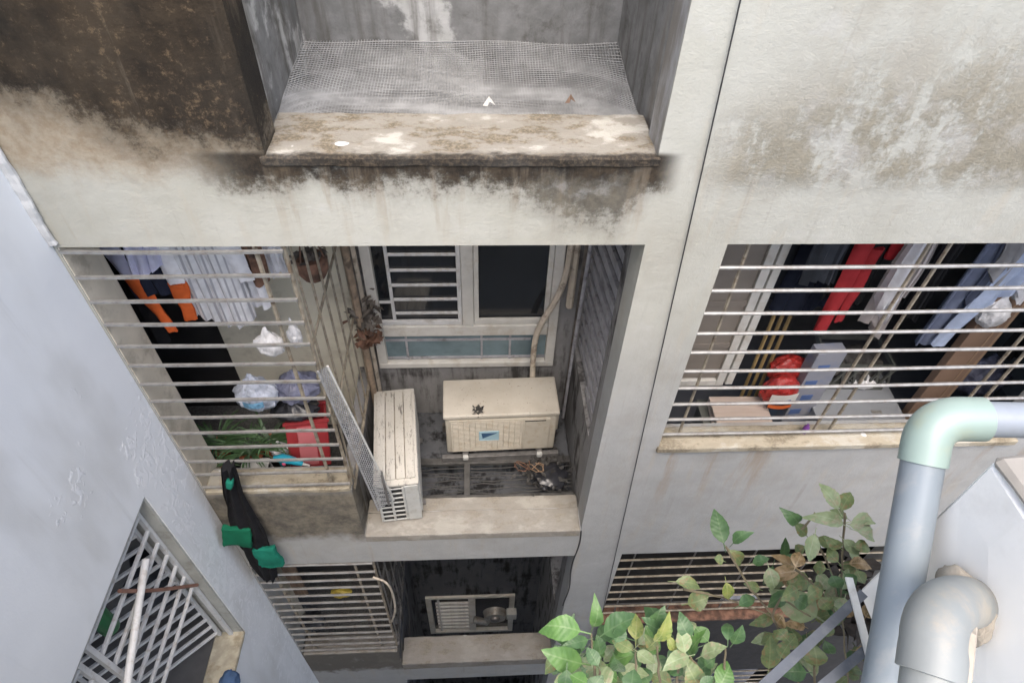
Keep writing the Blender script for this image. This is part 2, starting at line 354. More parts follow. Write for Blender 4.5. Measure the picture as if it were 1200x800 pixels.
M['redbrown'] = plain('reddish_broom_handle', (.24, .12, .085), .2, 12, .6)
M['bottle_green'] = plain('green_plastic_bottle', (.02, .14, .05), .1, 9, .3)
M['twig'] = plain('matted_fibre', (.05, .042, .035), .4, 30, .95)
def leafmat(name, a, b, vein, spots=None):
    m = Mat(name); m.pos()
    n1 = m.noise(3, 4, off=(2, 3, 1)); ax = m.math('ABSOLUTE', m.x)
    c = m.mix(m.ss(n1, .35, .65), a, b)
    if spots: c = m.mix(m.ss(m.noise(5, 5, .65), .54, .62), c, spots)
    c = m.mix(m.mul(m.ss(ax, .022, .008), .5), c, vein)
    w = m.math('SINE', m.mul(m.add(m.y, m.mul(ax, -.75)), 46))
    c = m.mix(m.mul(m.ss(w, .8, 1.0), .06), c, vein)
    m.bump(m.mul(w, -1), .07, .02)
    m.done(c, .45, 0, .4)
    return m.m
M['leaf_bright'] = leafmat('bright_green_leaf', (.060, .135, .030), (.095, .185, .048), (.16, .235, .10))
M['leaf_mid'] = leafmat('mid_green_leaf', (.036, .080, .027), (.055, .112, .038), (.095, .145, .066))
M['leaf_pale'] = leafmat('pale_grey_green_leaf', (.145, .19, .09), (.205, .25, .13), (.25, .29, .175), (.22, .205, .12))
M['leaf_dull'] = leafmat('dull_olive_leaf', (.085, .12, .044), (.125, .16, .06), (.175, .205, .095), (.15, .12, .05))
M['leaf_yellow'] = leafmat('yellowing_leaf', (.15, .185, .045), (.20, .215, .06), (.24, .25, .11), (.10, .145, .035))
M['leaf_brown'] = leafmat('dried_brown_leaf', (.18, .115, .045), (.27, .195, .10), (.3, .24, .15), (.12, .085, .03))
M['stem'] = plain('brown_green_twig', (.12, .10, .06), .3, 20, .8)

# ------------------------------------------------------------------ mesh building
class MB:
    def __init__(s): s.v = []; s.f = []
    def quad(s, *p):
        i = len(s.v); s.v += [tuple(q) for q in p]; s.f.append(tuple(range(i, i+len(p)))); return s
    def box(s, x0, x1, y0, y1, z0, z1):
        i = len(s.v)
        s.v += [(x, y, z) for x in (x0, x1) for y in (y0, y1) for z in (z0, z1)]
        for q in ((0, 1, 3, 2), (4, 6, 7, 5), (0, 4, 5, 1), (2, 3, 7, 6), (0, 2, 6, 4), (1, 5, 7, 3)): s.f.append(tuple(i+k for k in q))
        return s
    def bbox(s, x0, x1, y0, y1, z0, z1, b=.01, seg=2):
        bm = bmesh.new(); bmesh.ops.create_cube(bm, size=1)
        for v in bm.verts:
            v.co = Vector((x0+(v.co.x+.5)*(x1-x0), y0+(v.co.y+.5)*(y1-y0), z0+(v.co.z+.5)*(z1-z0)))
        bmesh.ops.bevel(bm, geom=bm.edges[:], offset=b, segments=seg, profile=.6, affect='EDGES')
        return s.bm(bm)
    def bm(s, bm, mat=None):
        i = len(s.v); bm.verts.ensure_lookup_table()
        for k, v in enumerate(bm.verts): v.index = k
        s.v += [tuple(mat @ v.co if mat else v.co) for v in bm.verts]
        s.f += [tuple(i+v.index for v in f.verts) for f in bm.faces]
        bm.free(); return s
    def rough(s, x0, x1, y0, y1, z0, z1, step=.06, j=.006, seed=1):   # a box with uneven, chipped edges
        bm = bmesh.new(); bmesh.ops.create_cube(bm, size=1)
        for v in bm.verts:
            v.co = Vector((x0+(v.co.x+.5)*(x1-x0), y0+(v.co.y+.5)*(y1-y0), z0+(v.co.z+.5)*(z1-z0)))
        bmesh.ops.bevel(bm, geom=bm.edges[:], offset=.008, segments=1, affect='EDGES')
        for ax in range(3):
            lo, hi = ((x0, x1), (y0, y1), (z0, z1))[ax]; n = int((hi-lo)/step)
            for k in range(1, n):
                co = [0, 0, 0]; no = [0, 0, 0]; co[ax] = lo+(hi-lo)*k/n; no[ax] = 1
                bmesh.ops.bisect_plane(bm, geom=bm.verts[:]+bm.edges[:]+bm.faces[:], plane_co=co, plane_no=no)
        for v in bm.verts:
            nz = mnoise.noise_vector(v.co*13+Vector((seed, 0, 0))) + .6*mnoise.noise_vector(v.co*40)
            v.co += nz*j
        return s.bm(bm)
    def tube(s, path, r, seg=8, cap=True, squash=None):
        path = [Vector(p) for p in path]; n = len(path); rr = r if isinstance(r, (list, tuple)) else [r]*n
        i0 = len(s.v); up = None
        for k, p in enumerate(path):
            t = (path[min(k+1, n-1)]-path[max(k-1, 0)]).normalized()
            if up is None:
                up = Vector((0, 0, 1)) if abs(t.z) < .9 else Vector((0, 1, 0))
            a = up - t*up.dot(t)
            a = a.normalized() if a.length > 1e-6 else t.orthogonal().normalized()
            up = a; b = t.cross(a)
            for q in range(seg):
                an = 2*math.pi*(q+.5)/seg; s.v.append(tuple(p + (a*math.cos(an) + b*math.sin(an))*rr[k]))
        for k in range(n-1):
            for q in range(seg):
                q2 = (q+1) % seg; A = i0+k*seg; s.f.append((A+q, A+q2, A+seg+q2, A+seg+q))
        if cap:
            s.f.append(tuple(i0+q for q in range(seg))[::-1]); s.f.append(tuple(i0+(n-1)*seg+q for q in range(seg)))
        return s
    def grid(s, fn, nu, nv, wrap=False):
        i = len(s.v)
        for a in range(nu+1):
            for b in range(nv+1): s.v.append(tuple(fn(a/nu, b/nv)))
        for a in range(nu):
            for b in range(nv):
                A = i+a*(nv+1)+b; s.f.append((A, A+nv+1, A+nv+2, A+1))
        return s
    def lathe(s, prof, seg=16, cx=0, cy=0):
        i = len(s.v)
        for r, z in prof:
            for q in range(seg): s.v.append((cx+r*math.cos(2*math.pi*q/seg), cy+r*math.sin(2*math.pi*q/seg), z))
        for k in range(len(prof)-1):
            for q in range(seg):
                q2 = (q+1) % seg; A = i+k*seg; s.f.append((A+q, A+q2, A+seg+q2, A+seg+q))
        s.f.append(tuple(i+q for q in range(seg))[::-1]); s.f.append(tuple(i+(len(prof)-1)*seg+q for q in range(seg)))
        return s
    def mesh(s, name, mat, smooth=False, fix=True):
        me = bpy.data.meshes.new(name); me.from_pydata(s.v, [], s.f)
        if fix:
            bm = bmesh.new(); bm.from_mesh(me); bmesh.ops.recalc_face_normals(bm, faces=bm.faces); bm.to_mesh(me); bm.free()
        me.materials.append(mat)
        if smooth:
            me.polygons.foreach_set('use_smooth', [True]*len(me.polygons))
            try: me.set_sharp_from_angle(angle=R(40))
            except Exception: pass
        me.update(); return me

def link(name, me, parent=None, loc=(0, 0, 0)):
    o = bpy.data.objects.new(name, me); C.objects.link(o); o.location = loc
    if parent is not None: o.parent = parent
    return o
def obj(name, mb, mat, parent=None, smooth=False, label=None, world=False):
    o = link(name, mb.mesh(name, mat, smooth), parent)
    if world and parent is not None:
        r = parent
        while r.parent: r = r.parent
        if parent.parent is None: o.location = -r.location
    if label: o['label'] = label
    return o
def wobj(name, mb, mat, parent, smooth=False, label=None): return obj(name, mb, mat, parent, smooth, label, True)
def tag(o, label, cat, group=None):
    o['label'] = label; o['category'] = cat
    if group: o['group'] = group
    return o
def thing(name, label, cat, loc=(0, 0, 0), rotz=0, group=None):
    o = link(name, None, None, loc); o.rotation_euler = (0, 0, rotz); o.empty_display_size = .1
    return tag(o, label, cat, group)
def struct(name, mb, mat):
    o = obj(name, mb, mat); o['kind'] = 'structure'; return o
def stuff(o): o['kind'] = 'stuff'; return o
def wall(x0, x1, z0, z1, y0, y1, holes=(), axis='y'):
    """a wall slab with rectangular openings; cells between openings are welded, no inner faces"""
    xs = sorted({x0, x1, *[v for h in holes for v in h[:2] if x0 < v < x1]})
    zs = sorted({z0, z1, *[v for h in holes for v in h[2:] if z0 < v < z1]})
    def solid(a, b):
        if a < 0 or b < 0 or a >= len(xs)-1 or b >= len(zs)-1: return False
        cx = (xs[a]+xs[a+1])/2; cz = (zs[b]+zs[b+1])/2
        return not any(h[0] < cx < h[1] and h[2] < cz < h[3] for h in holes)
    m = MB(); P = (lambda x, y, z: (x, y, z)) if axis == 'y' else (lambda x, y, z: (y, x, z))
    for a in range(len(xs)-1):
        for b in range(len(zs)-1):
            if not solid(a, b): continue
            X0, X1, Z0, Z1 = xs[a], xs[a+1], zs[b], zs[b+1]
            m.quad(P(X0, y0, Z0), P(X1, y0, Z0), P(X1, y0, Z1), P(X0, y0, Z1)); m.quad(P(X0, y1, Z0), P(X0, y1, Z1), P(X1, y1, Z1), P(X1, y1, Z0))
            if not solid(a-1, b): m.quad(P(X0, y0, Z0), P(X0, y0, Z1), P(X0, y1, Z1), P(X0, y1, Z0))
            if not solid(a+1, b): m.quad(P(X1, y0, Z0), P(X1, y1, Z0), P(X1, y1, Z1), P(X1, y0, Z1))
            if not solid(a, b-1): m.quad(P(X0, y0, Z0), P(X0, y1, Z0), P(X1, y1, Z0), P(X1, y0, Z0))
            if not solid(a, b+1): m.quad(P(X0, y0, Z1), P(X1, y0, Z1), P(X1, y1, Z1), P(X0, y1, Z1))
    bm = bmesh.new(); vs_ = {}
    for f in m.f:
        fv = []
        for k in f:
            key = tuple(round(c, 5) for c in m.v[k])
            if key not in vs_: vs_[key] = bm.verts.new(m.v[k])
            fv.append(vs_[key])
        try: bm.faces.new(fv)
        except ValueError: pass
    o = MB(); o.bm(bm); return o

# ------------------------------------------------------------------ ground
struct('ground', MB().quad((-60, -60, 0), (60, -60, 0), (60, 60, 0), (-60, 60, 0)), M['ground'])

# ------------------------------------------------------------------ the apartment block
BL = thing('apartment_block', 'weathered cream apartment block with a light well, barred balconies and mould stains', 'building', (0, 0, 0))
def B(name, mb, mat, **k): return wobj(name, mb, mat, BL, **k)
# front wall: left bay openings, light well, right windows (storey 3.29 m)
holes = [(-.86, .77, 11.77, 15.4), (-1.9, -.90, 9.2, 11.34), (-.90, .80, 8.51, 11.34), (1.2, 3.7, 9.63, 11.34),
         (-1.9, -.90, 5.9, 8.06), (-.90, .80, 5.46, 8.06), (1.2, 3.7, 6.48, 8.06),
         (-1.9, -.90, 2.6, 4.75), (-.90, .80, 2.17, 4.9), (1.2, 3.7, 3.2, 4.77),
         (-.90, .80, 0, 1.4)]
B('front_wall', wall(-3.2, 5.5, 0, 15.4, 0, .2, holes), M['facade'])
B('ledge', MB().rough(-.885, .785, -.008, .38, 11.755, 11.802, .035, .005, 1), M['ledge_up'], label='mossy upper ledge with peeling plaster')
B('ledge', MB().rough(-.897, .797, .2, .32, 8.30, 8.513, .06, .004, 2), M['ledge'])
B('ledge', MB().rough(-.897, .797, -.006, .2, 8.42, 8.516, .06, .004, 5), M['ledge'], label='dusty ledge cap below the cooling units')
B('ledge', MB().rough(-.897, .797, -.006, .29, 5.30, 5.47, .06, .004, 3), M['lowledge'], label='grimy lower ledge')
# the well: sides and back
B('well_wall', wall(.2, 1.25, 11.36, 15.4, -1.13, -.93, axis='x'), M['well'])
B('well_wall', wall(.2, 1.25, 11.36, 15.4, .80, 1.0, axis='x'), M['well'])
B('well_wall', wall(.2, 1.25, 0, 11.355, .80, 1.0, [(.30, 1.20, 9.35, 11.3), (.36, 1.22, 6.2, 8.0)], axis='x'), M['recess'])
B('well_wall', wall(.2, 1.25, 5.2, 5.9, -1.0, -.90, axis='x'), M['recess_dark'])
B('balcony_side_wall', wall(.2, 1.25, 8.06, 9.1, -1.0, -.902, axis='x'), M['recess'])
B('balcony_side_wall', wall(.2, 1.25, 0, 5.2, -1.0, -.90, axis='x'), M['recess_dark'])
bw = [(-.83, .64, 9.10, 10.78), (-.78, .48, 2.9, 4.25)]
B('back_wall', wall(-1.0, .998, 11.36, 15.4, 1.25, 1.4), M['well'])
B('back_wall', wall(-.92, .998, 7.3, 11.355, 1.25, 1.4, bw), M['recess'])
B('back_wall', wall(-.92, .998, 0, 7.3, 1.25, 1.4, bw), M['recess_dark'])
B('back_wall', wall(-2.03, -.925, 8.3, 11.355, 1.24, 1.4), M['cream_wall'], label='cream painted balcony wall')
B('back_wall', wall(-2.6, -.925, 5.2, 8.29, 1.24, 1.4), M['room_grey'])
B('pier', MB().bbox(-2.15, -1.895, .21, .262, 8.3, 11.35, .01), M['pier'])
B('pier', MB().bbox(-2.15, -1.895, .21, .36, 5.2, 8.05, .01), M['pier'])
B('pier_lining', MB().box(-1.9, -1.894, .005, .21, 9.2, 11.34), M['pier'])
B('doorway', MB().box(-3.1, -2.03, 1.30, 1.4, 8.3, 11.35), M['door_dark'], label='near-black panel painted as the shade of the open doorway at the back of the balcony')  # solid dark panel paints the shade inside the opening
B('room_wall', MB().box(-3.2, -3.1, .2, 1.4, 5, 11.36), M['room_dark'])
B('balcony_floor', MB().box(-3.1, -1.0, .2, 1.4, 8.2, 8.29), M['floor_grey'])
B('door_step', MB().bbox(-2.7, -1.72, .78, 1.235, 8.292, 8.62, .01), M['floor_grey'])
B('balcony_floor', MB().box(-3.1, -1.0, .2, 1.4, 4.95, 5.18), M['floor_grey'])
B('slab', MB().box(-3.1, -1.13, .2, 1.4, 11.36, 11.5), M['room_grey'])
B('slab', MB().box(1.0, 5.4, .2, 2.4, 11.36, 11.5), M['room_grey'])
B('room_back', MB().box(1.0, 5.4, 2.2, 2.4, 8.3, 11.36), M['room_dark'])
B('room_back', MB().box(1.0, 5.4, 1.2, 1.3, 2, 8.29), M['black'])  # lower room coloured black to paint in its lack of light
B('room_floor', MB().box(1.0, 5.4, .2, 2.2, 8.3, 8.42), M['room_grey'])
B('room_floor', MB().box(1.0, 5.4, .2, 1.2, 6.0, 6.2), M['black'])  # same painted darkness on the lower room's floor
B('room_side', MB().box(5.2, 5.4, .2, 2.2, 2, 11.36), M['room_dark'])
B('roof', MB().box(-3.2, 5.5, 1.4, 4, 15.2, 15.4), M['room_grey'])
# sills
B('sill', MB().rough(-1.893, -.905, -.012, .17, 9.19, 9.235, .06, .004, 4), M['sill'])
B('sill', MB().rough(1.19, 3.71, -.022, .16, 9.60, 9.655, .06, .003, 6), M['sill'], label='yellowed sill of the wide barred window')
B('sill', MB().rough(1.203, 3.697, -.012, .16, 6.47, 6.51, .06, .003, 7), M['rust'])
B('sill', MB().rough(-1.893, -.905, -.012, .17, 5.89, 5.93, .06, .004, 8), M['lowledge'])
B('corner_fillet', MB().rough(-1.915, -1.875, -.03, -.002, 11.36, 12.6, .03, .007, 9), M['caulk'], label='rough white mortar fillet in the wall corner')
B('corner_fillet', MB().tube([(.80+.012*math.sin(z*7), -.003, z) for z in [7.0+.1*k for k in range(16)]], .006, 5), M['cable'])

# windows of the well
def well_window(x0, x1, z0, z1, full):
    y = 1.215
    fr = B('window', MB().bbox(x0, x1, y, y+.09, z0, z0+.06, .008).bbox(x0, x1, y+.002, y+.088, z1-.06, z1, .008)
           .bbox(x0, x0+.075, y, y+.09, z0+.06, z1-.06, .008).bbox(x1-.075, x1, y, y+.09, z0+.06, z1-.06, .008), M['frame_white'])
    def S(n, mb, mat, **k): return obj(n, mb, mat, fr, **k)
    xm = x0+(x1-x0)*.515
    if full:
        zt = z0+.435
        S('transom', MB().bbox(x0+.076, x1-.076, y+.004, y+.085, zt-.055, zt+.055, .008), M['frame_white'])
        S('mullion', MB().bbox(xm-.045, xm+.045, y+.006, y+.08, zt+.056, z1-.061, .008), M['frame_white'])
        S('pane', MB().box(x0+.07, xm-.04, y+.055, y+.06, zt+.05, z1-.05), M['glass_dark'])
        S('pane', MB().box(xm+.04, x1-.07, y+.055, y+.06, zt+.05, z1-.05), M['glass_dark'])
        S('pane', MB().box(x0+.07, x1-.07, y+.055, y+.06, z0+.055, zt-.05), M['glass_blue'], label='bluish lower pane')
        S('sash', MB().bbox(xm+.047, x1-.077, y+.02, y+.05, zt+.058, zt+.11, .006).bbox(xm+.047, xm+.085, y+.02, y+.05, zt+.11, z1-.06, .006).bbox(x1-.115, x1-.077, y+.02, y+.05, zt+.11, z1-.06, .006), M['frame_white'])
        S('sash', MB().bbox(x0+.077, xm-.047, y+.02, y+.05, zt+.058, zt+.10, .006).bbox(xm-.08, xm-.047, y+.02, y+.05, zt+.10, z1-.06, .006), M['white_bar'])
        hb = MB().bbox(x0+.19, xm-.08, y+.035, y+.052, 0, .022, .004).mesh('bar', M['white_bar'])
        for k in range(6):
            o = link('bar', hb, fr, (0, 0, zt+.16+k*.145))
        S('bar', MB().bbox(x0+.165, x0+.19, y+.034, y+.054, zt+.10, z1-.06, .004), M['white_bar'])
        link('bar', MB().bbox(x0+.077, x0+.165, y+.035, y+.052, 0, .02, .004).mesh('bar', M['white_bar']), fr, (0, 0, zt+.28))
        for fx in (.16, .58, .74): S('glazing_bar', MB().bbox(x0+(x1-x0)*fx, x0+(x1-x0)*fx+.018, y+.04, y+.056, z0+.061, zt-.056, .003), M['slat'])
        S('glazing_bar', MB().bbox(x0+.076, x1-.20, y+.036, y+.054, zt-.145, zt-.128, .003), M['slat'])
        S('glazing_bar', MB().bbox(x0+.076, x1-.076, y+.037, y+.054, z0+.075, z0+.095, .003), M['slat'])
    else:
        S('mullion', MB().bbox(xm-.05, xm+.05, y+.006, y+.08, z0+.061, z1-.061, .008), M['frame_white'])
        S('pane', MB().box(x0+.07, xm-.05, y+.055, y+.06, z0+.05, z1-.05), M['glass_dark'])
        S('pane', MB().box(xm+.05, x1-.07, y+.055, y+.06, z0+.05, z1-.05), M['glass_dark'])
        hb = MB().bbox(x0+.13, xm-.052, y+.01, y+.04, 0, .05, .004).mesh('bar', M['white_bar'])
        for k in range(8): link('bar', hb, fr, (0, 0, z0+.16+k*.13))
        S('bar', MB().bbox(x0+.16, x0+.19, y+.012, y+.045, z0+.07, z1-.07, .004), M['white_bar'])
    return fr
well_window(-.83, .64, 9.10, 10.78, True)
w2 = well_window(-.78, .48, 2.9, 4.25, False)

# security grilles: the block > grille > bar
def grille(name, xs0, xs1, y, zs, r, mat, posts, pr, pmat, label=None, square=False):
    g = B(name, MB().tube([(posts[0], y+r+pr, zs[0]-.04), (posts[0], y+r+pr, zs[-1]+.06)], pr, 6), pmat, label=label)
    if square: me = MB().bbox(0, xs1-xs0, -r, r, -r, r, .004, 1).mesh('bar', mat)
    else: me = None
    ms_ = []
    for q in range(4):
        Lb = xs1-xs0; a1 = rnd.uniform(-.007, .007); a2 = rnd.uniform(-.006, .006); pts = [(Lb*u/14, .4*a2*math.sin(math.pi*u/14), a1*math.sin(math.pi*u/14)+a2*.5*math.sin(2*math.pi*u/14)) for u in range(15)]
        ms_.append(MB().tube(pts, r, 4 if square else 8).mesh('bar', mat, not square))
    for z in zs:
        me = rnd.choice(ms_)
        o = link('bar', me, g, (xs0, y+rnd.uniform(-.002, .002), z+rnd.uniform(-.004, .004)))
        o.rotation_euler = (0, rnd.uniform(-.0035, .0035), rnd.uniform(-.002, .002))
    for p in posts[1:]:
        obj('post', MB().tube([(p, y+r+pr, zs[0]-.04), (p, y+r+pr, zs[-1]+.06)], pr, 6), pmat, g)
    return g
gl = grille('security_grille', -1.895, -.895, .0, [9.285+.1562*k for k in range(14)], .0105, M['steel'], [-.897, -1.03], .012, M['steel_dirty'], square=True)
gr = grille('security_grille', 1.2, 3.7, .06, [9.71+.16*k for k in range(11)], .0115, M['steel'], [1.35, 2.28, 2.39, 3.20, 3.31], .0105, M['steel_dirty'])
gb = grille('security_grille', 1.2, 3.7, .06, [6.60+.172*k for k in range(9)], .010, M['steel_dirty'], [1.36, 1.9, 2.45, 3.0], .008, M['steel_dark'])
gb2 = grille('security_grille', 1.2, 3.7, .06, [3.28+.172*k for k in range(9)], .010, M['steel_dirty'], [1.36, 1.9, 2.45, 3.0], .008, M['steel_dark'])
gc = grille('security_grille', -1.895, -.90, .0, [6.02+.1545*k for k in range(14)], .0115, M['steel'], [-.902, -1.06, -1.75], .012, M['steel_dirty'])
# the cage's return along the well: uprights and rails
def cage_side(z0, z1, mat, n, name='side_grille'):
    g = B(name, MB().tube([(-.897, .05, z0+.03), (-.897, 1.02, z0+.03)], .013, 6), mat)
    me = MB().tube([(0, 0, 0), (0, 0, z1-z0)], .008, 6).mesh('bar', mat)
    for k in range(n):
        link('bar', me, g, (-.897, .10+k*(.92/(n-1)), z0))
    for z in (z0+(z1-z0)*.36, z0+(z1-z0)*.68): obj('rail', MB().tube([(-.905, .03, z), (-.905, 1.03, z)], .009, 6), mat, g)
    return g
cage_side(9.1, 11.33, M['steel_dirty'], 6)
cage_side(5.9, 8.05, M['steel_dark'], 6)
# slanted slats of the shutter in the well's right wall
sh = B('slatted_shutter', MB().box(.90, .91, .30, 1.20, 9.35, 11.3), M['black'])  # black backing sheet paints the darkness between the slats
sm = MB().bbox(-.012, .012, -.62, .62, -.035, .035, .004, 1).mesh('slat', M['slat'])
for k in range(17):
    z = 9.25+k*.135
    # keep the slat inside the opening
    y0, y1 = .31, 1.19; sl_ = math.tan(R(10.6))
    # centre line z = z - (y-.79)*sl_
    ya, yb = y0, y1
    top, bot = 11.25, 9.40
    ya = max(ya, .79+(z-top)/sl_); yb = min(yb, .79+(z-bot)/sl_)
    if yb-ya < .1: continue
    mb = MB(); L = yb-ya; t = .037
    za, zb = z-(ya-.79)*sl_, z-(yb-.79)*sl_
    for s_, (x_a, x_b) in ((0, (.822, .846)),):
        i = len(mb.v)
        mb.v += [(x_a, ya, za-t), (x_b, ya, za-t), (x_b, ya, za+t), (x_a, ya, za+t), (x_a, yb, zb-t), (x_b, yb, zb-t), (x_b, yb, zb+t), (x_a, yb, zb+t)]
        for q in ((0, 1, 2, 3), (4, 7, 6, 5), (0, 4, 5, 1), (1, 5, 6, 2), (2, 6, 7, 3), (3, 7, 4, 0)): mb.f.append(tuple(i+c for c in q))
    obj('slat', mb, M['slat'], sh)
# steel grate spanning the well behind the ledge
gt = B('well_grate', MB().bbox(-.89, .79, .33, .36, 8.44, 8.48, .004).bbox(-.89, .79, .66, .72, 8.441, 8.481, .004).bbox(-.13, -.08, .36, .66, 8.442, 8.482, .004), M['grate_bar'])
for k in range(7):
    y = .385+k*.04
    obj('bar', MB().tube([(-.88+u*.083, y+.010*math.sin(u*.9+k*2.3)+.004*math.sin(u*2.3+k), 8.455+.010*math.sin(u*.8+k*2)) for u in range(21)], .0045, 5), M['grate_bar'], gt)
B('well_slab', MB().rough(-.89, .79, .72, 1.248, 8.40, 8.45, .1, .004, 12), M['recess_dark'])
B('shaft_shade_sheet', MB().rough(-.88, .78, .34, .71, 8.24, 8.26, .08, .008, 22), M['recess_dark'])  # dark sheet standing for the unlit open shaft below the grate

# the door inside the right room
dr = B('inner_door', MB().bbox(1.29, 1.77, .62, .66, 9.62, 11.2, .006), M['doorleaf'])
obj('door_frame', MB().bbox(1.77, 1.83, .60, .68, 9.55, 11.2, .006).bbox(1.85, 1.905, .61, .67, 9.55, 11.2, .006).bbox(1.27, 1.77, .60, .68, 9.55, 9.61, .006), M['frame_white'], dr)
for z in (9.95, 10.35): obj('rail', MB().bbox(1.29, 1.77, .61, .62, z, z+.05, .004), M['doorleaf'], dr)

# ------------------------------------------------------------------ lavender building at left
LB = thing('neighbouring_house', 'lavender painted house wall with flaking paint and a white barred window', 'building', (-1.91, -3, 0))
def L(name, mb, mat, **k): return wobj(name, mb, mat, LB, **k)
L('side_wall', wall(-8, -.004, 0, 15, -2.13, -1.91, [(-2.5, -.42, 7.78, 9.89)], axis='x'), M['lavender'])
L('reveal', MB().box(-2.125, -1.916, -.437, -.4205, 7.80, 9.888), M['reveal'])
L('reveal', MB().box(-2.125, -1.916, -2.49, -.437, 9.87, 9.888), M['reveal'])
L('sill', MB().rough(-2.125, -1.905, -2.49, -.425, 7.765, 7.815, .07, .005, 14), M['sill_yellow'])
L('room_back', MB().box(-3.3, -3.2, -3, -.1, 7, 10.5), M['room_dark'])
L('room_floor', MB().box(-3.2, -2.13, -3, -.1, 7.5, 7.6), M['room_dark'])
L('room_ceiling', MB().box(-3.2, -2.13, -3, -.1, 10.2, 10.3), M['room_dark'])
L('room_side', MB().box(-3.2, -2.13, -.2, -.1, 7.6, 10.2), M['room_dark'])
X = -2.0
lg = L('window_grille', MB().bbox(X-.015, X+.015, -1.20, -1.17, 7.82, 9.86, .003), M['white_bar'])
zs = [9.72-.162*k for k in range(12)]
me = MB().bbox(-.011, .011, -.72, 0, -.011, .011, .003, 1).mesh('bar', M['white_bar'])
for k, z in enumerate(zs[:7]): link('bar', me, lg, (X, -.449, z))
me2 = MB().bbox(-.011, .011, -1.2, -.06, -.011, .011, .003, 1).mesh('bar', M['white_bar'])
for k, z in enumerate(zs): link('bar', me2, lg, (X, -1.23, z))
obj('stile', MB().bbox(X-.015, X+.015, -1.29, -1.26, 7.82, 9.86, .003), M['white_bar'], lg)
obj('stile', MB().bbox(X-.015, X+.015, -.465, -.44, 7.82, 9.86, .003), M['white_bar'], lg)
sg = L('inner_sash_grille', MB().bbox(-2.09, -2.065, -.475, -.45, 7.84, 9.80, .003), M['white_bar'])
for k in range(14):
    o = link('bar', MB().bbox(-.75, 0, -.011, .011, -.012, .012, .003, 1).mesh('bar', M['white_bar']) if k == 0 else me3, sg, (-2.08, -.47, 9.66-.135*k))
    if k == 0: me3 = o.data
    o.rotation_euler = (0, 0, R(42))
obj('stile', MB().tube([(-2.08-.75*math.cos(R(42)), -.47-.75*math.sin(R(42)), 7.85), (-2.08-.75*math.cos(R(42)), -.47-.75*math.sin(R(42)), 9.78)], .014, 4), M['white_bar'], sg)

# ------------------------------------------------------------------ the near building the camera stands on
NB = thing('near_building', 'white painted wall block with dusty coping at the right, beside the grey pipes', 'building', (1.5, -3, 0))
def N(name, mb, mat, **k): return wobj(name, mb, mat, NB, **k)
N('parapet_block', MB().rough(.765, 2.4, -4.2, -1.9, 11.93, 12.405, .09, .0025, 15), M['nearwall'])
N('coping', MB().rough(.763, 2.4, -4.2, -1.898, 12.404, 12.424, .05, .004, 16), M['neartop'])
N('unseen_main_wall', MB().box(-1.9, 5, -7, -2.85, 0, 11.92), M['nearwall'])  # unseen wall, added to keep low light out of the alley
N('planter_ledge', MB().box(-.2, 2.2, -2.849, -2.15, 11.05, 11.2), M['nearwall'])

# ------------------------------------------------------------------ net over the upper well
net = tag(stuff_o := obj('bird_net', MB().box(0, .001, 0, .001, 0, .001), M['netwire']), 'grey wire bird net sagging across the light well behind the mossy ledge', 'net')
def netz(x, y):
    u = (x+.06)/.9; v = (y-.82)/.45
    return 11.76 + .03*v - .07*max(0, 1-u*u)*max(0, 1-v*v) + .006*math.sin(x*9+y*5) + .003*math.sin(y*26+x*3)
nm = MB()
def ribbon(pts, r):
    i = len(nm.v); n = len(pts)
    for k, p in enumerate(pts):
        t = (Vector(pts[min(k+1, n-1)])-Vector(pts[max(k-1, 0)])).normalized(); s_ = t.cross(Vector((0, 0, 1))).normalized()
        p = Vector(p)
        nm.v += [tuple(p+s_*r), tuple(p-s_*r), tuple(p+Vector((0, 0, r*1.2)))]
    for k in range(n-1):
        A = i+3*k
        for a, b in ((0, 2), (2, 1), (1, 0)): nm.f.append((A+a, A+b, A+3+b, A+3+a))
y = .385
while y < 1.245:
    yy = y
    def yw(x): return yy + .03*math.sin(x*2.1+yy*4)*(1-abs((yy-.8)/.5)) - .34*abs((x+.06)/.88)**4*(yy-.385)*(1.25-yy)/.2 + .012*math.sin(x*5.3+yy*17)
    ribbon([(x, yw(x), netz(x, yw(x))) for x in [-.925+1.72*k/44 for k in range(45)]], .0026 if rnd.random() > .2 else .0034)
    y += .0138
x = -.92
while x < .795:
    ribbon([(x+.01*math.sin(q*3+x*5), q, netz(x, q)) for q in [.385+.86*k/20 for k in range(21)]], .0019)
    x += .0150
net.data = nm.mesh('bird_net', M['netwire'], fix=False); net['kind'] = 'stuff'
for (px, py, s, mt, nm_, lb) in ((573, 124, .03, 'print_white', 'paper_scrap', 'white torn paper scrap lying on the net near the ledge'), (668, 121, .025, 'carton', 'dry_leaf', 'brown dry leaf lying on the right of the net')):
    p = at_z(px, py, 11.79); a = MB()
    a.v = [(-s, 0, 0), (-s*.2, -s*.8, .01), (s*.1, -s*.1, .02), (s, -s*.5, .01), (s*.3, s*.4, .03), (-s*.3, s*.3, .005), (0, 0, .045)]; a.f = [(0, 1, 6), (1, 2, 6), (2, 3, 6), (3, 4, 6), (4, 5, 6), (5, 0, 6), (0, 5, 4, 3, 2, 1)]
    o = tag(obj(nm_, a, M[mt]), lb, 'litter'); o.location = p

# thin cable down the pillar
tag(obj('wall_cable', MB().tube([Vector((.94, -.012, 12.42)).lerp(Vector((1.19, -.012, 6.97)), t/24-.4)+Vector((0, 0, 0)) for t in range(0, 44)], .0034, 6), M['cable']), 'thin black cable running straight down the grey pillar', 'cable')

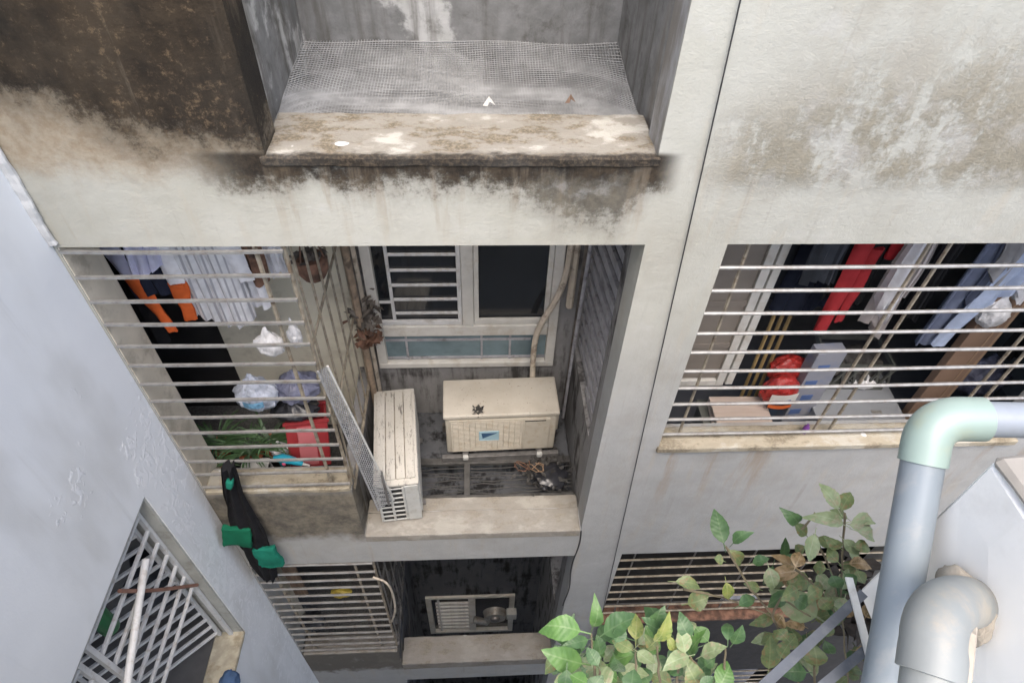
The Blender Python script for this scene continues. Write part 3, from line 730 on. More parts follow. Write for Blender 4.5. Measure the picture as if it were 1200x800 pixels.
# ------------------------------------------------------------------ air conditioning units
ac1 = thing('air_conditioner', 'narrow cooling unit seen end on, lid ribbed and streaked with grime', 'air conditioner', (-.655, .56, 8.52), R(5.5), 'outdoor cooling units in the light well')
obj('casing', MB().bbox(-.155, .155, -.44, .45, .02, .515, .012), M['ac_white'], ac1, True)
lid = obj('lid', MB().bbox(-.165, .165, -.45, .46, .516, .54, .012), M['ac_top'], ac1, True)
obj('groove_dirt', MB().box(-.14, .14, -.40, .42, .5402, .5408), M['ac_grime'], lid)
for k in range(4): obj('rib', MB().bbox(-.141+k*.072, -.074+k*.072, -.405, .425, .5395, .557, .006), M['ac_top'], lid, True)
ef = obj('end_grille', MB().box(-.15, .045, -.4415, -.44, .04, .50), M['black'], ac1)
for k in range(8): obj('grille_bar', MB().bbox(-.155, .05, -.452, -.442, .03+k*.064, .044+k*.064, .003, 1), M['ac_white'], ef)
for xx in (-.155, -.06, .035): obj('grille_bar', MB().bbox(xx, xx+.018, -.454, -.4415, .03, .50, .003, 1), M['ac_white'], ef)
obj('end_panel', MB().bbox(.055, .157, -.452, -.441, .02, .51, .004), M['ac_white'], ac1)
fins = MB()
for k in range(40): fins.box(.155, .168, -.40+k*.021, -.39+k*.021, .05, .49)
stuff(obj('side_fins', fins, M['ac_white'], ac1))
for yy in (-.3, .3): obj('foot', MB().bbox(-.19, .19, yy-.02, yy+.02, -.012, .019, .004), M['steel_dark'], ac1)

ac2 = thing('air_conditioner', 'broad cream cooling unit with a blue emblem, facing out from the back wall', 'air conditioner', (.18, .885, 8.45), R(1.5), 'outdoor cooling units in the light well')
obj('casing', MB().bbox(-.455, .455, -.18, .18, .15, .64, .02, 3), M['ac'], ac2, True)
obj('lid', MB().bbox(-.468, .468, -.195, .19, .625, .672, .016, 3), M['ac_speck'], ac2, True)
fr = obj('front_panel', MB().bbox(-.42, .40, -.192, -.18, .175, .605, .006), M['ac'], ac2, True)
gs = MB()
for k in range(23): gs.bbox(-.41, .17, -.1985, -.1925, .19+k*.0178, .197+k*.0178, .002, 1)
stuff(obj('grille_lines', gs, M['ac'], fr))
gs = MB()
for k in range(13): gs.bbox(-.40+k*.046, -.396+k*.046, -.1995, -.1985, .185, .60, .001, 1)
stuff(obj('grille_wires', gs, M['ac'], fr))
obj('side_panel', MB().bbox(.19, .395, -.197, -.192, .19, .59, .004), M['ac'], fr)
obj('vent_slot', MB().box(.19, .36, -.1985, -.197, .572, .584), M['black'], fr)
lg_ = obj('emblem', MB().bbox(-.185, -.02, -.204, -.1997, .345, .465, .006), M['logo_blue'], ac2, label='light blue badge with a dark triangle')
t = MB(); t.v = [(-.155, -.2065, .375), (-.165, -.2065, .445), (-.035, -.2065, .445), (-.155, -.2045, .375), (-.165, -.2045, .445), (-.035, -.2045, .445)]
t.f = [(0, 1, 2), (3, 5, 4), (0, 3, 4, 1), (1, 4, 5, 2), (2, 5, 3, 0)]
obj('triangle', t, M['logo_dark'], lg_)
for xx in (-.30, .33):
    ft = obj('foot', MB().bbox(xx-.025, xx+.025, -.2, .2, .1, .149, .006), M['steel_dark'], ac2)
    obj('cap', MB().lathe([(.02, -.0), (.028, .01), (.028, .03), (.015, .04)], 10).mesh and MB().bbox(xx-.024, xx+.024, -.235, -.2, .1, .15, .012), M['ac_white'], ft, True)
obj('bracket', MB().bbox(-.5, .5, -.2, -.16, .0, .1, .004).bbox(-.5, .5, .14, .18, .0, .1, .004), M['steel_dark'], ac2)
obj('valve_cover', MB().bbox(.456, .49, -.08, .1, .28, .55, .01), M['ac'], ac2, True)
def clump(name, label, cat, loc, n, R_, mat, flat=.5, seed=1, leaf=.02):
    q = random.Random(seed); mb = MB()
    for k in range(n):
        a = Vector((q.gauss(0, R_*.45), q.gauss(0, R_*.45), abs(q.gauss(0, R_*flat*.5))))
        d = Vector((q.uniform(-1, 1), q.uniform(-1, 1), q.uniform(-.4, .6))).normalized()*leaf*q.uniform(.6, 1.4); e = d.cross(Vector((q.uniform(-1, 1), q.uniform(-1, 1), 1))).normalized()*leaf*.5
        mb.quad(a-d, a+e, a+d, a-e+Vector((0, 0, leaf*.3)))
    o = obj(name, mb, mat); o.location = loc; return tag(stuff(o) if n > 85 else o, label, cat)
clump('dry_leaf_clump', 'dark clump of dry leaves on the front edge of the cream lid', 'litter', at_z(561, 480, 9.128), 60, .045, M['black_rubbish'], .6, 3, .016)

# lagging pipes
def pipe(name, label, pts, r, mat, seg=8, cat='pipe', group=None, smooth=True):
    P = [Vector(p) for p in pts]; out = []
    for i in range(len(P)-1):
        a, b, c, d = P[max(i-1, 0)], P[i], P[i+1], P[min(i+2, len(P)-1)]
        for k in range(6):
            t = k/6; out.append(.5*((2*b)+(c-a)*t+(2*a-5*b+4*c-d)*t*t+(3*b-a-3*c+d)*t**3))
    out.append(P[-1])
    return tag(obj(name, MB().tube(out, r, seg), mat, None, smooth), label, cat, group)
pipe('lagged_pipe', 'beige lagged pipe bending in front of the right window jamb down to the cream unit', [(.66, 1.20, 11.2), (.665, 1.19, 10.6), (.655, 1.17, 10.2), (.60, 1.15, 9.95), (.50, 1.14, 9.70), (.46, 1.14, 9.5), (.455, 1.13, 9.25), (.46, 1.1, 9.0)], .024, M['hose'])
pipe('lagged_pipe', 'straight pale pipe beside the right window jamb, running behind the bent one', [(.71, 1.215, 11.2), (.712, 1.215, 10.4), (.715, 1.215, 9.8)], .03, M['hose'])
pipe('lagged_pipe', 'thin dark pipe in the right corner of the light well', [(.785, 1.215, 11.2), (.785, 1.21, 10.2), (.78, 1.2, 8.6)], .016, M['hose_dark'])
pipe('downpipe', 'grey pipe running down the well wall beside the slatted shutter', [(.775, 1.02, 11.3), (.775, 1.05, 10.5), (.77, 1.09, 9.5), (.77, 1.12, 8.5)], .014, M['slat'])
for k, (y, r, mt, lb) in enumerate(((1.16, .033, 'hose', 'thick pale lagged pipe in the left corner beside the window frame'), (1.08, .02, 'hose_dark', 'blackened lagged pipe beside the thick pale one'), (1.01, .026, 'hose_brown', 'brown stained lagged pipe next to the barred balcony return'))):
    pipe('lagged_pipe', lb, [(-.875, y, 11.3), (-.87, y-.01, 10.6), (-.868, y+.01, 9.9), (-.865, y, 9.4), (-.86, y-.02, 8.5)], r, M[mt])
clump('cable_tangle', 'dark tangle of old wires and tape around the pipes left of the window', 'wires', (-.83, 1.07, 9.80), 90, .11, M['hose_dark'], 1.6, 5, .045)
clump('tape_bundle', 'brown bundle of torn pipe tape just below the dark tangle of wires', 'wires', (-.83, 1.05, 9.62), 90, .10, M['rust'], 1.4, 6, .045)
# rusty hanging basket
p = at_y(366, 312, .55)
bk = thing('hanging_basket', 'rusty brown round basket hanging inside the side bars under the beam', 'basket', p)
obj('bowl', MB().lathe([(.02, -.09), (.065, -.075), (.092, -.02), (.095, .04), (.08, .07)], 14), M['rust'], bk, True)
for k in range(3):
    a = k*2.1; obj('hanger_wire', MB().tube([(.085*math.cos(a), .085*math.sin(a), .05), (0, 0, .42)], .005, 5), M['rust'], bk)
clump('basket_soil', 'dark dried roots heaped in the rusty hanging basket', 'roots', p+Vector((0, 0, .07)), 60, .07, M['hose_dark'], .5, 8, .03)

# wire mesh strip leaning on the narrow unit
a = Vector((-.885, -.03, 10.50)); b = Vector((-.735, -.035, 8.97))
ms = thing('mesh_strip', 'long folded strip of galvanised wire mesh leaning from the cage onto the narrow unit', 'wire mesh', b)
d = (b-a); Ld = d.length; d.normalize(); sd = Vector((.80, .6, 0)).normalized()
mb = MB(); n = 52
for w_ in range(5):
    off0 = .13*w_/5; off1 = .13*(w_+1)/5
    for k in range(n):
        s0 = k/n; s1 = (k+1)/n; wd = .45+.55*s0; we = .45+.55*s1
        q0 = a+d*Ld*s0-b; q1 = a+d*Ld*s1-b
        mb.tube([q0+sd*off0*wd, q1+sd*off1*we], .0028, 4, False); mb.tube([q0+sd*off1*wd+Vector((0, .004, 0)), q1+sd*off0*we+Vector((0, .004, 0))], .0028, 4, False)
stuff(obj('mesh_panel', mb, M['wiremesh'], ms))
obj('edge_rail', MB().tube([a-b, Vector((0, 0, 0))], .007, 6), M['wiremesh'], ms)
obj('edge_rail', MB().tube([a-b+sd*.06, sd*.13], .007, 6), M['ac_white'], ms)
obj('end_rod', MB().tube([a+d*Ld*.74-b+sd*.12, sd*.09+Vector((0, -.01, 0))], .010, 6), M['steel_dark'], ms)

# rubbish in the well corner
clump('rubbish_heap', 'dark heap of rubbish and string in the corner below the cream unit', 'rubbish', (.55, .55, 8.49), 160, .2, M['black_rubbish'], .3, 9, .035)
q = at_z(622, 560, 8.53)
def bagmesh(rx, ry, rz, seed, cr=.16, knot=True):
    bm = bmesh.new(); bmesh.ops.create_icosphere(bm, subdivisions=4, radius=1)
    for v in bm.verts:
        c = v.co.copy(); nn = mnoise.noise(c*2.1+Vector((seed, 0, 0)))*cr*1.5+mnoise.noise(c*5+Vector((0, seed, 0)))*cr*.8 + abs(mnoise.noise(c*8+Vector((seed, seed, 0))))*cr*.6
        f = 1+nn
        if knot and c.z > .35: k = (c.z-.35)/.65; f *= 1-.62*k**.7
        v.co = Vector((c.x*f*rx, c.y*f*ry, (c.z*(1+nn*.5)+(.35*max(0, c.z-.75)*4*rnd.uniform(.6, 1) if knot else 0))*rz))
    return MB().bm(bm)
def bag(name, label, cat, loc, rx, ry, rz, mat, seed, group=None, knot=True):
    o = obj(name, bagmesh(rx, ry, rz, seed, knot=knot), mat, None, True); o.location = loc; return tag(o, label, cat, group)
bag('black_bag', 'crumpled black polythene in the well corner under the cream unit', 'plastic bag', (.60, .50, 8.50), .13, .12, .06, M['black_bag'], 4, knot=False)
for k, (px, py, mt, lb) in enumerate(((628, 548, 'carton_edge', 'pale string looped on the rubbish heap'), (612, 546, 'rust', 'dull reddish brown string on the rubbish heap'))):
    p = at_z(px, py, 8.56); tag(obj('string', MB().tube([p+Vector((.07*math.sin(t*.9+k), .05*math.cos(t*1.3), .012*math.sin(t*2))) for t in range(12)], .004, 5), M[mt]), lb, 'string')

# ------------------------------------------------------------------ garments
def shell(mb, rows):                       # rows: list of rings (lists of points)
    i = len(mb.v); n = len(rows[0])
    for r_ in rows: mb.v += [tuple(p) for p in r_]
    for a in range(len(rows)-1):
        for k in range(n):
            k2 = (k+1) % n; A = i+a*n; mb.f.append((A+k, A+k2, A+n+k2, A+n+k))
    mb.f.append(tuple(i+k for k in range(n))[::-1]); mb.f.append(tuple(i+(len(rows)-1)*n+k for k in range(n)))
    return mb
def drape(W0, W1, L_, th, seed, folds=5, amp=.012, hem=.03, skew=0):
    q = random.Random(seed); ph = q.uniform(0, 6); rows = []; n = 36
    for a in range(13):
        t = a/12; w = (W0+(W1-W0)*min(1, t*1.5))*.5*(1 if t > .04 else .8); ring = []
        for k in range(n):
            an = 2*math.pi*k/n; xx = math.cos(an)*w; s_ = math.sin(an)
            fo = amp*(.3+t)*math.sin(folds*xx/w*2.2+ph+t*.8)+.5*amp*math.sin(folds*1.9*xx/w*2.2+ph*2)
            zz = -t*L_ + (hem*t*t*math.sin(xx/w*2.3+ph)) - (.10*W0*abs(xx/w)**2 if t < .3 else .10*W0*abs(xx/w)**2*max(0, 1-(t-.3)*2))
            ring.append(Vector((xx+skew*t+.01*math.sin(t*5+ph), s_*th*(.5+.5*abs(math.sin(an)))+fo, zz)))
        rows.append(ring)
    return shell(MB(), rows)
def sleeve(p0, p1, r0, r1, seed):
    q = random.Random(seed); rows = []; n = 14; p0 = Vector(p0); p1 = Vector(p1)
    for a in range(9):
        t = a/8; c = p0.lerp(p1, t); r_ = r0+(r1-r0)*t
        rows.append([c+Vector((math.cos(2*math.pi*k/n)*r_*(1+.15*math.sin(k*1.7+t*6+seed)), math.sin(2*math.pi*k/n)*r_*.4+.006*math.sin(t*9+k), .004*math.sin(k*2))) for k in range(n)])
    return shell(MB(), rows)
def garment(name, label, cat, top, W0, W1, L_, mat, seed, rotz=0, th=.03, sleeves=(), folds=5, amp=.012, hem=.03, group=None, hang=.05):
    g = thing(name, label, cat, top, rotz, group)
    obj('body', drape(W0, W1, L_, th, seed, folds, amp, hem), mat, g, True)
    obj('hanger', MB().tube([(0, 0, -.02), (0, 0, hang), (.015, 0, hang+.03)], .003, 5), M['steel_dark'], g)
    for i, (p0, p1, r0, r1, m1, m2, fr_) in enumerate(sleeves):
        p0 = Vector(p0); p1 = Vector(p1); mid = p0.lerp(p1, fr_)
        s_ = obj('sleeve', sleeve(p0, mid, r0, r0+(r1-r0)*fr_, seed+i), m1, g, True)
        if fr_ < 1: obj('cuff', sleeve(mid, p1, (r0+(r1-r0)*fr_)*1.04, r1, seed+i+3), m2, s_, True)
    return g
ZR = 11.16
for (x0, x1, Y, lb) in ((-2.9, -1.0, .48, 'drying rail across the barred balcony hidden under the beam'), (1.1, 5.1, .55, 'drying rail across the room behind the wide barred window')):
    tag(obj('clothes_rail', MB().tube([(x0, Y, ZR+.1), (x1, Y, ZR+.1)], .012, 8), M['steel']), lb, 'rail')
def hang(px, py, Y):                         # garment bottom centre -> top point on the rail and length
    p = at_y(px, py, Y); return Vector((p.x, Y, ZR)), ZR-p.z
def rel(px, py, Y, top): return at_y(px, py, Y)-top
Y = .48
top, ln = hang(198, 365, Y)
garment('sports_jersey', 'navy jersey with pale lavender sleeves and bright orange cuffs on the balcony rail', 'shirt', top, .30, .30, ln*.8, M['c_navy'], 3, 0, .03,
        [((-.16, -.01, -.05), rel(205, 384, Y, top)+Vector((0, -.03, 0)), .065, .028, M['c_lav'], M['c_orange'], .42), ((.15, -.01, -.04), rel(226, 370, Y, top)+Vector((0, -.03, 0)), .07, .035, M['c_white'], M['c_orange'], .58)])
top, ln = hang(266, 374, Y+.02)
garment('pleated_shirt', 'white striped shirt with folds hanging next to the orange cuffs', 'shirt', top, .36, .34, ln, M['c_stripe'], 5, R(8), .035, [((.14, -.01, -.06), (.20, -.02, -.46), .06, .045, M['c_white'], None, 1.0)], 8, .018, .05)
top, ln = hang(305, 330, Y+.05)
garment('dark_vest', 'dark brown straps hanging right of the striped white shirt', 'clothing', top, .13, .14, ln, M['rust'], 6, R(-5), .015, (), 3, .01)
top, ln = hang(330, 322, Y+.1)
garment('small_towel', 'small white towel at the right end of the balcony rail', 'towel', top, .10, .10, ln, M['c_white'], 8, R(10), .012, (), 4, .01)
top, ln = hang(130, 330, Y+.1)
garment('black_trousers', 'black trousers hanging at the left end of the balcony rail', 'trousers', top, .34, .30, ln+.5, M['c_black'], 9, 0, .03)

top, ln = hang(296, 352, Y+.12)
garment('white_blouse', 'plain white blouse half behind the dark brown straps', 'shirt', top, .22, .24, ln, M['c_white'], 10, R(-6), .02, (), 5, .016, .05)
top, ln = hang(176, 318, Y-.05)
garment('pale_vest', 'short pale lavender vest at the left, above the orange cuff', 'shirt', top, .17, .18, ln, M['c_lav'], 15, R(4), .02, (), 4, .012, .03)
# things on the left balcony
bag('plastic_bag', 'white plastic bag hung on the balcony bars near the right post', 'plastic bag', at_y(316, 402, .18), .075, .05, .10, M['bag_white'], 11)
bag('plastic_bag', 'narrow white plastic bag tight against the right cage post', 'plastic bag', at_y(345, 392, .14), .035, .035, .10, M['bag_white'], 12)
bb = thing('shopping_bag', 'bluish white shopping bag with a sky blue print on the balcony', 'plastic bag', at_y(300, 460, .55))
obj('sack', bagmesh(.15, .10, .16, 13), M['bag_blue'], bb, True)
obj('print', MB().grid(lambda u, v: (-.06+.14*u, -.112-.02*math.sin(u*3), -.02+.06*v), 6, 3), M['bag_print'], bb, True)
bag('plastic_bag', 'dark slate bag bulging behind the red crate', 'plastic bag', at_y(348, 452, .62), .15, .12, .14, M['bag_grey'], 14)
bag('plastic_bag', 'black bag slumped above the red crate', 'plastic bag', at_y(345, 478, .6), .17, .12, .10, M['black_bag'], 15)
p = at_y(365, 545, .40)
rc = thing('plastic_crate', 'red plastic crate tilted against the balcony bars, one side faded pink', 'crate', p, R(12))
rc.rotation_euler = (R(-14), R(6), R(12))
cr = MB().bbox(-.15, .15, -.02, .0, 0, .42, .008).bbox(-.15, -.13, 0, .22, 0, .42, .006).bbox(.13, .15, 0, .22, 0, .42, .006).bbox(-.15, .15, .2, .22, 0, .42, .006).bbox(-.13, .13, 0, .2, 0, .02, .004)
obj('tub', cr, M['red_plastic'], rc, True)
obj('side_panel', MB().bbox(-.07, .06, -.028, -.0205, .03, .40, .006), M['pink_plastic'], rc, True)
obj('rim', MB().bbox(-.165, .165, -.03, -.0, .421, .445, .008), M['red_plastic'], rc, True); obj('rim', MB().bbox(-.165, .165, .2, .23, .421, .445, .008), M['red_plastic'], rc, True)
p = at_y(338, 540, .26)
tg = thing('toy_spray_gun', 'turquoise toy spray gun with a pink dot lying by the sill', 'toy', p, R(-8))
obj('body', MB().tube([(-.10, 0, .02), (-.04, 0, .03), (.04, 0, .01), (.10, 0, -.02)], [.02, .035, .03, .018], 10), M['cyan_plastic'], tg, True)
obj('grip', MB().tube([(-.05, 0, .0), (-.07, .02, -.09)], [.022, .018], 8), M['cyan_plastic'], tg, True)
obj('trigger', MB().bbox(-.035, -.01, -.036, -.025, -.012, .015, .005), M['pink_dot'], tg)
obj('nozzle', MB().tube([(.10, 0, -.02), (.15, 0, -.035)], [.012, .009], 8), M['ac_white'], tg, True)
def pot(label, loc, r, h, nb, bl, seed, spread=1):
    t = thing('potted_plant', label, 'potted plant', loc)
    obj('pot', MB().lathe([(r*.7, 0), (r*.95, h*.85), (r*1.08, h*.86), (r*1.08, h), (r*.9, h), (r*.85, h*.9)], 18), M['terracotta'], t, True)
    q = random.Random(seed)
    for k in range(nb):
        a = q.uniform(0, 6.28); l_ = bl*q.uniform(.6, 1.2); dx, dy = math.cos(a)*spread, math.sin(a)*spread*.7; w = .010*q.uniform(.7, 1.4); sd_ = Vector((-math.sin(a), math.cos(a), 0))
        mb = MB(); mb.grid(lambda u, v: Vector((dx*l_*u*.8, dy*l_*u*.8, h+l_*(u*.8-u*u*.55)))+sd_*w*(v-.5)*2*(1-u)**.5+Vector((0, 0, .004*abs(v-.5))), 6, 2)
        obj('leaf', mb, M['grass'], t, True)
    return t
pot('terracotta pot of dark grass-like leaves at the left end of the sill', at_y(256, 560, .24), .085, .13, 16, .26, 21)
for k, (px, py, lb) in enumerate(((300, 530, 'pot of dark strappy leaves in the middle of the balcony floor'), (262, 520, 'pot of dark leaves close to the beige pier'), (322, 516, 'pot of dark leaves just left of the red crate'))):
    pot(lb, at_y(px, py+14, .42+.05*k), .08, .14, 44, .42, 30+k)
bag('plastic_bag', 'dirty white plastic bag lying among the dark leaves', 'plastic bag', at_y(328, 525, .45), .07, .06, .07, M['bag_white'], 99)
bag('plastic_bag', 'small grey bag beside the turquoise toy', 'plastic bag', at_y(352, 558, .22), .07, .05, .05, M['bag_grey'], 100, knot=False)
st = thing('plastic_stool', 'low white plastic stool half hidden behind the sill bars', 'stool', at_y(305, 562, .3))
obj('seat', MB().bbox(-.10, .10, -.08, .08, .16, .18, .008), M['ac_white'], st)
for sx in (-.085, .085):
    for sy in (-.065, .065): obj('leg', MB().tube([(sx, sy, .16), (sx*1.15, sy*1.15, -.02)], .010, 6), M['ac_white'], st)
fc = thing('folded_cloth', 'lilac printed cloth bunched in the corner beside the right post', 'cloth', at_y(372, 560, .2))
obj('fold', bagmesh(.09, .07, .06, 41, .2, False), M['c_floral'], fc, True)
# black and green garment over the sill
p = at_y(268, 548, -.05)
def densify(P, W_, n=4):
    o = []; w = []
    for i in range(len(P)-1):
        for k in range(n): o.append(P[i].lerp(P[i+1], k/n)); w.append(W_[i]+(W_[i+1]-W_[i])*k/n)
    return o+[P[-1]], w+[W_[-1]]
bj = thing('hooded_jacket', 'black jacket with green pockets dangling outside the left balcony bars', 'jacket', p)
b1 = rel(300, 640, -.06, p); b2 = rel(317, 676, -.06, p); b0 = rel(282, 600, -.06, p)
rows = []
pts = [Vector((0, 0, .02)), rel(274, 580, -.06, p), b0, rel(292, 622, -.07, p), b1, rel(309, 660, -.06, p), b2]
wd = [.04, .06, .085, .105, .11, .085, .05]
for a, (c, w) in enumerate(zip(*densify(pts, wd))):
    rows.append([c+Vector((math.cos(2*math.pi*k/36)*w*(1+.10*math.sin(k*.7+a*.6)), math.sin(2*math.pi*k/36)*.04-.016*math.sin(k*1.1+a*.5), .012*math.sin(k*.6+a))) for k in range(36)])
obj('body', shell(MB(), rows), M['c_black'], bj, True)
def flap(c, w, h, seed): return MB().rough(-w*1.05, w*1.05, -.022, .022, -h*2, 0, .028, .016, seed)
for (px, py, w, h, mt, sd_) in ((283, 626, .095, .11, 'c_green', 51), (313, 650, .085, .125, 'c_teal', 52), (272, 566, .02, .035, 'c_teal', 53)):
    o = obj('pocket', flap(None, w, h, sd_), M[mt], bj, True); o.location = rel(px, py, -.10, p)+Vector((0, 0, h)); o.rotation_euler = (R(-8), R(14 if px < 300 else -6), 0)

# ------------------------------------------------------------------ things behind the wide barred window
Yr = .55
def G(name, label, cat, px, py, W0, W1, mat, seed, Y=Yr, rz=0, **k):
    top, ln = hang(px, py, Y); return garment(name, label, cat, top, W0, W1, ln, mat, seed, rz, **k)
G('dark_coat', 'charcoal coat, leftmost on the rail behind the wide barred window', 'coat', 888, 345, .34, .36, M['c_dark'], 61, .8)
G('dark_coat', 'near black coat hanging between the charcoal coat and the red sleeves', 'coat', 935, 362, .34, .38, M['c_navy'], 62, .72)
top, ln = hang(985, 350, Yr)
garment('sports_jacket', 'black sports jacket with long red sleeves behind the wide window', 'jacket', top, .30, .30, ln, M['c_black'], 63, 0, .03,
        [((-.06, -.04, -.02), rel(960, 388, Yr-.05, top), .06, .045, M['c_red'], None, 1.0), ((.03, -.04, -.25), rel(982, 376, Yr-.05, top), .04, .03, M['c_red'], None, 1.0), ((.15, -.03, -.02), (.16, -.03, -.33), .06, .05, M['c_darkred'], None, 1.0)])
G('rumpled_shirt', 'rumpled grey beige shirt hanging right of the red sleeves', 'shirt', 1018, 384, .18, .19, M['c_greige'], 64, .5, R(10), folds=7, amp=.022, hem=.09)
G('rumpled_shirt', 'narrow pale shirt overlapping the grey beige one', 'shirt', 1044, 352, .11, .12, M['c_greige'], 74, .46, R(-10), folds=5, amp=.018, hem=.06)
G('black_shirt', 'black shirt hanging between the pale shirt and the blue shirts', 'shirt', 1062, 372, .16, .15, M['c_black'], 65, .62)
G('work_shirt', 'slate blue shirt behind the light blue one', 'shirt', 1090, 398, .22, .20, M['c_slate'], 66, .58, R(5), folds=4)
top, ln = hang(1115, 404, .5)
garment('work_shirt', 'light blue shirt with a dangling sleeve in front of the slate one', 'shirt', top+Vector((.06, 0, 0)), .22, .24, ln*.62, M['c_blue'], 67, R(-8), .03, [((-.03, -.03, -.2), rel(1100, 407, .48, top)+Vector((-.06, 0, 0)), .055, .045, M['c_blue'], None, 1.0)], 4, .014, .08)
G('rumpled_shirt', 'small pinkish white shirt crumpled between the red sleeves and the narrow pale one', 'shirt', 1030, 366, .10, .13, M['c_white'], 75, .43, R(20), folds=6, amp=.026, hem=.10)
G('dark_coat', 'short charcoal jacket just left of the red sleeves', 'coat', 955, 330, .26, .24, M['c_dark'], 76, .5, R(12), folds=6, amp=.02)
G('work_shirt', 'grey blue shirt squeezed between the slate shirt and the grey knit', 'shirt', 1140, 352, .16, .13, M['c_slate'], 77, .53, R(-12), folds=6, amp=.02, hem=.07)
G('knit_top', 'grey knitted top left of the white cloth', 'shirt', 1168, 326, .26, .16, M['c_grey'], 68, .5, 0, hem=.06)
G('white_cloth', 'white cloth at the right end of the rail', 'cloth', 1192, 346, .15, .10, M['c_white'], 69, .48, 0, hem=.06)
G('black_trousers', 'black trousers hanging beside the brown carton', 'trousers', 1185, 415, .26, .20, M['c_black'], 70, .7)

# floor things of the right room
p = at_y(1105, 447, .55)
ct = thing('tall_carton', 'tall narrow brown cardboard carton standing behind the bars', 'carton', Vector((3.44, .56, 8.42)), R(2))
obj('box', MB().bbox(-.10, .12, -.06, .0, 0, 2.26, .006), M['carton'], ct)
obj('flap', MB().bbox(.122, .15, -.055, -.035, .02, 2.3, .003), M['carton_edge'], ct)
obj('crease', MB().bbox(.06, .07, -.064, -.0605, .01, 2.3, .001), M['carton_edge'], ct)
# grey appliance lid
p = at_y(1030, 468, .42)
ap = thing('washing_machine', 'flat grey lidded washing machine below the dark crate', 'washing machine', Vector((2.96, .70, 8.43)), R(-2))
obj('cabinet', MB().bbox(-.34, .34, -.36, .36, 0, .845, .02), M['appliance'], ap, True)
obj('lid', MB().bbox(-.35, .35, -.37, .37, .847, .875, .012), M['appliance'], ap, True)
obj('handle', MB().bbox(.10, .18, -.20, -.17, .8755, .88, .002), M['steel'], ap)
p = Vector((2.98, .90, 9.308))
cb = thing('basket_crate', 'dark olive plastic crate with triangular holes on the grey washing machine', 'crate', p, R(-3))
obj('base', MB().bbox(-.24, .24, -.14, .16, .002, .03, .006), M['crate'], cb)
for (x0, x1, y0, y1) in ((-.24, .24, -.16, -.14), (-.24, .24, .16, .18), (-.26, -.24, -.16, .18), (.24, .26, -.16, .18)):
    obj('rim', MB().box(x0, x1, y0, y1, .0, .04), M['crate'], cb); obj('rim', MB().box(x0, x1, y0, y1, .24, .28), M['crate'], cb)
for k in range(6):
    x0 = -.23+k*.092
    obj('strut', MB().tube([(x0-.03, -.15, .04), (x0+.04, -.15, .25)], .012, 4), M['crate'], cb); obj('strut', MB().tube([(x0+.06, -.148, .04), (x0, -.148, .25)], .012, 4), M['crate'], cb)
obj('inner_fill', bagmesh(.22, .14, .12, 77, .25, False), M['black_rubbish'], cb, True).location = (0, 0, .15)
gx = thing('grey_carton', 'pale grey carton with blue printing standing left of the washing machine', 'carton', Vector((2.52, .62, 8.43)), R(3))
obj('box', MB().bbox(-.11, .11, -.05, .05, 0, 1.50, .006), M['boxgrey'], gx)
for k in range(4): obj('print', MB().box(-.09+.03*(k % 2), .0+.03*(k % 2), -.0525, -.0505, .80+.17*k, .86+.17*k), M['print_blue'], gx)
# red packets
rp = thing('red_packet', 'shiny red packet with a white and blue printed label', 'packet', at_z(911, 478, 9.40)+Vector((0, .07, .125)))
obj('pouch', bagmesh(.135, .075, .155, 81, .12, False), M['bag_red'], rp, True)
lab = obj('printed_label', MB().grid(lambda u, v: (-.105+.20*u, -.084-.018*math.sin(u*3.1), -.05+.105*v+.02*u), 6, 2), M['print_white'], rp, True)
obj('blue_print', MB().grid(lambda u, v: (-.08+.13*u, -.089-.018*math.sin(.6+u*2), -.035+.035*v+.012*u), 5, 2), M['print_blue'], lab, True)
obj('orange_print', MB().grid(lambda u, v: (-.09+.18*u, -.078-.018*math.sin(u*3.1), -.105+.04*v), 6, 2), M['print_orange'], rp, True)
bag('red_packet', 'plain red bag bulging behind the printed packet', 'packet', at_z(911, 478, 9.40)+Vector((.10, .22, .19)), .15, .08, .14, M['bag_red'], 82, knot=False)
tag(obj('detergent_bottle', MB().lathe([(.018, 0), (.02, .06), (.009, .075), (.009, .085)], 10), M['purple'], None, True), 'small purple bottle standing on the yellowed sill by the bars', 'bottle').location = at_z(942, 506, 9.66)
# stacked boards
for k, (dx, w) in enumerate(((0, .44), (.015, .43), (-.01, .42))):
    o = tag(obj('pale_board', MB().bbox(-w/2, w/2, -.14, .14, 0, .03, .004), M['ply']), ('bottom board of the pale stack left of the red packet', 'middle board of the pale stack left of the red packet', 'top board of the pale stack, warped and pinkish')[k], 'board', 'pale boards stacked below the inner door')
    o.location = (2.0+dx, .50, 9.272+k*.033); o.rotation_euler = (0, 0, R(-5+2*k))
cbn = thing('low_cabinet', 'dark low cabinet carrying the pale boards behind the bars', 'cabinet', (1.98, .52, 8.425))
obj('carcass', MB().bbox(-.24, .24, -.16, .16, 0, .80, .008), M['crate'], cbn)
obj('top', MB().bbox(-.26, .26, -.18, .18, .802, .84, .006), M['crate'], cbn)
for k in range(3):
    a = at_y(906+k*9, 440, .46); o = tag(obj('bamboo_pole', MB().tube([(2.13+.06*k, .74, 8.43), (2.10+.06*k, .80, 10.6)], .014, 8), M['bamboo'], None, True), ('bamboo pole nearest the inner door behind the red packet', 'middle bamboo pole of the three behind the red packet', 'bamboo pole farthest from the inner door behind the red packet')[k], 'pole', 'bamboo poles behind the red packet')

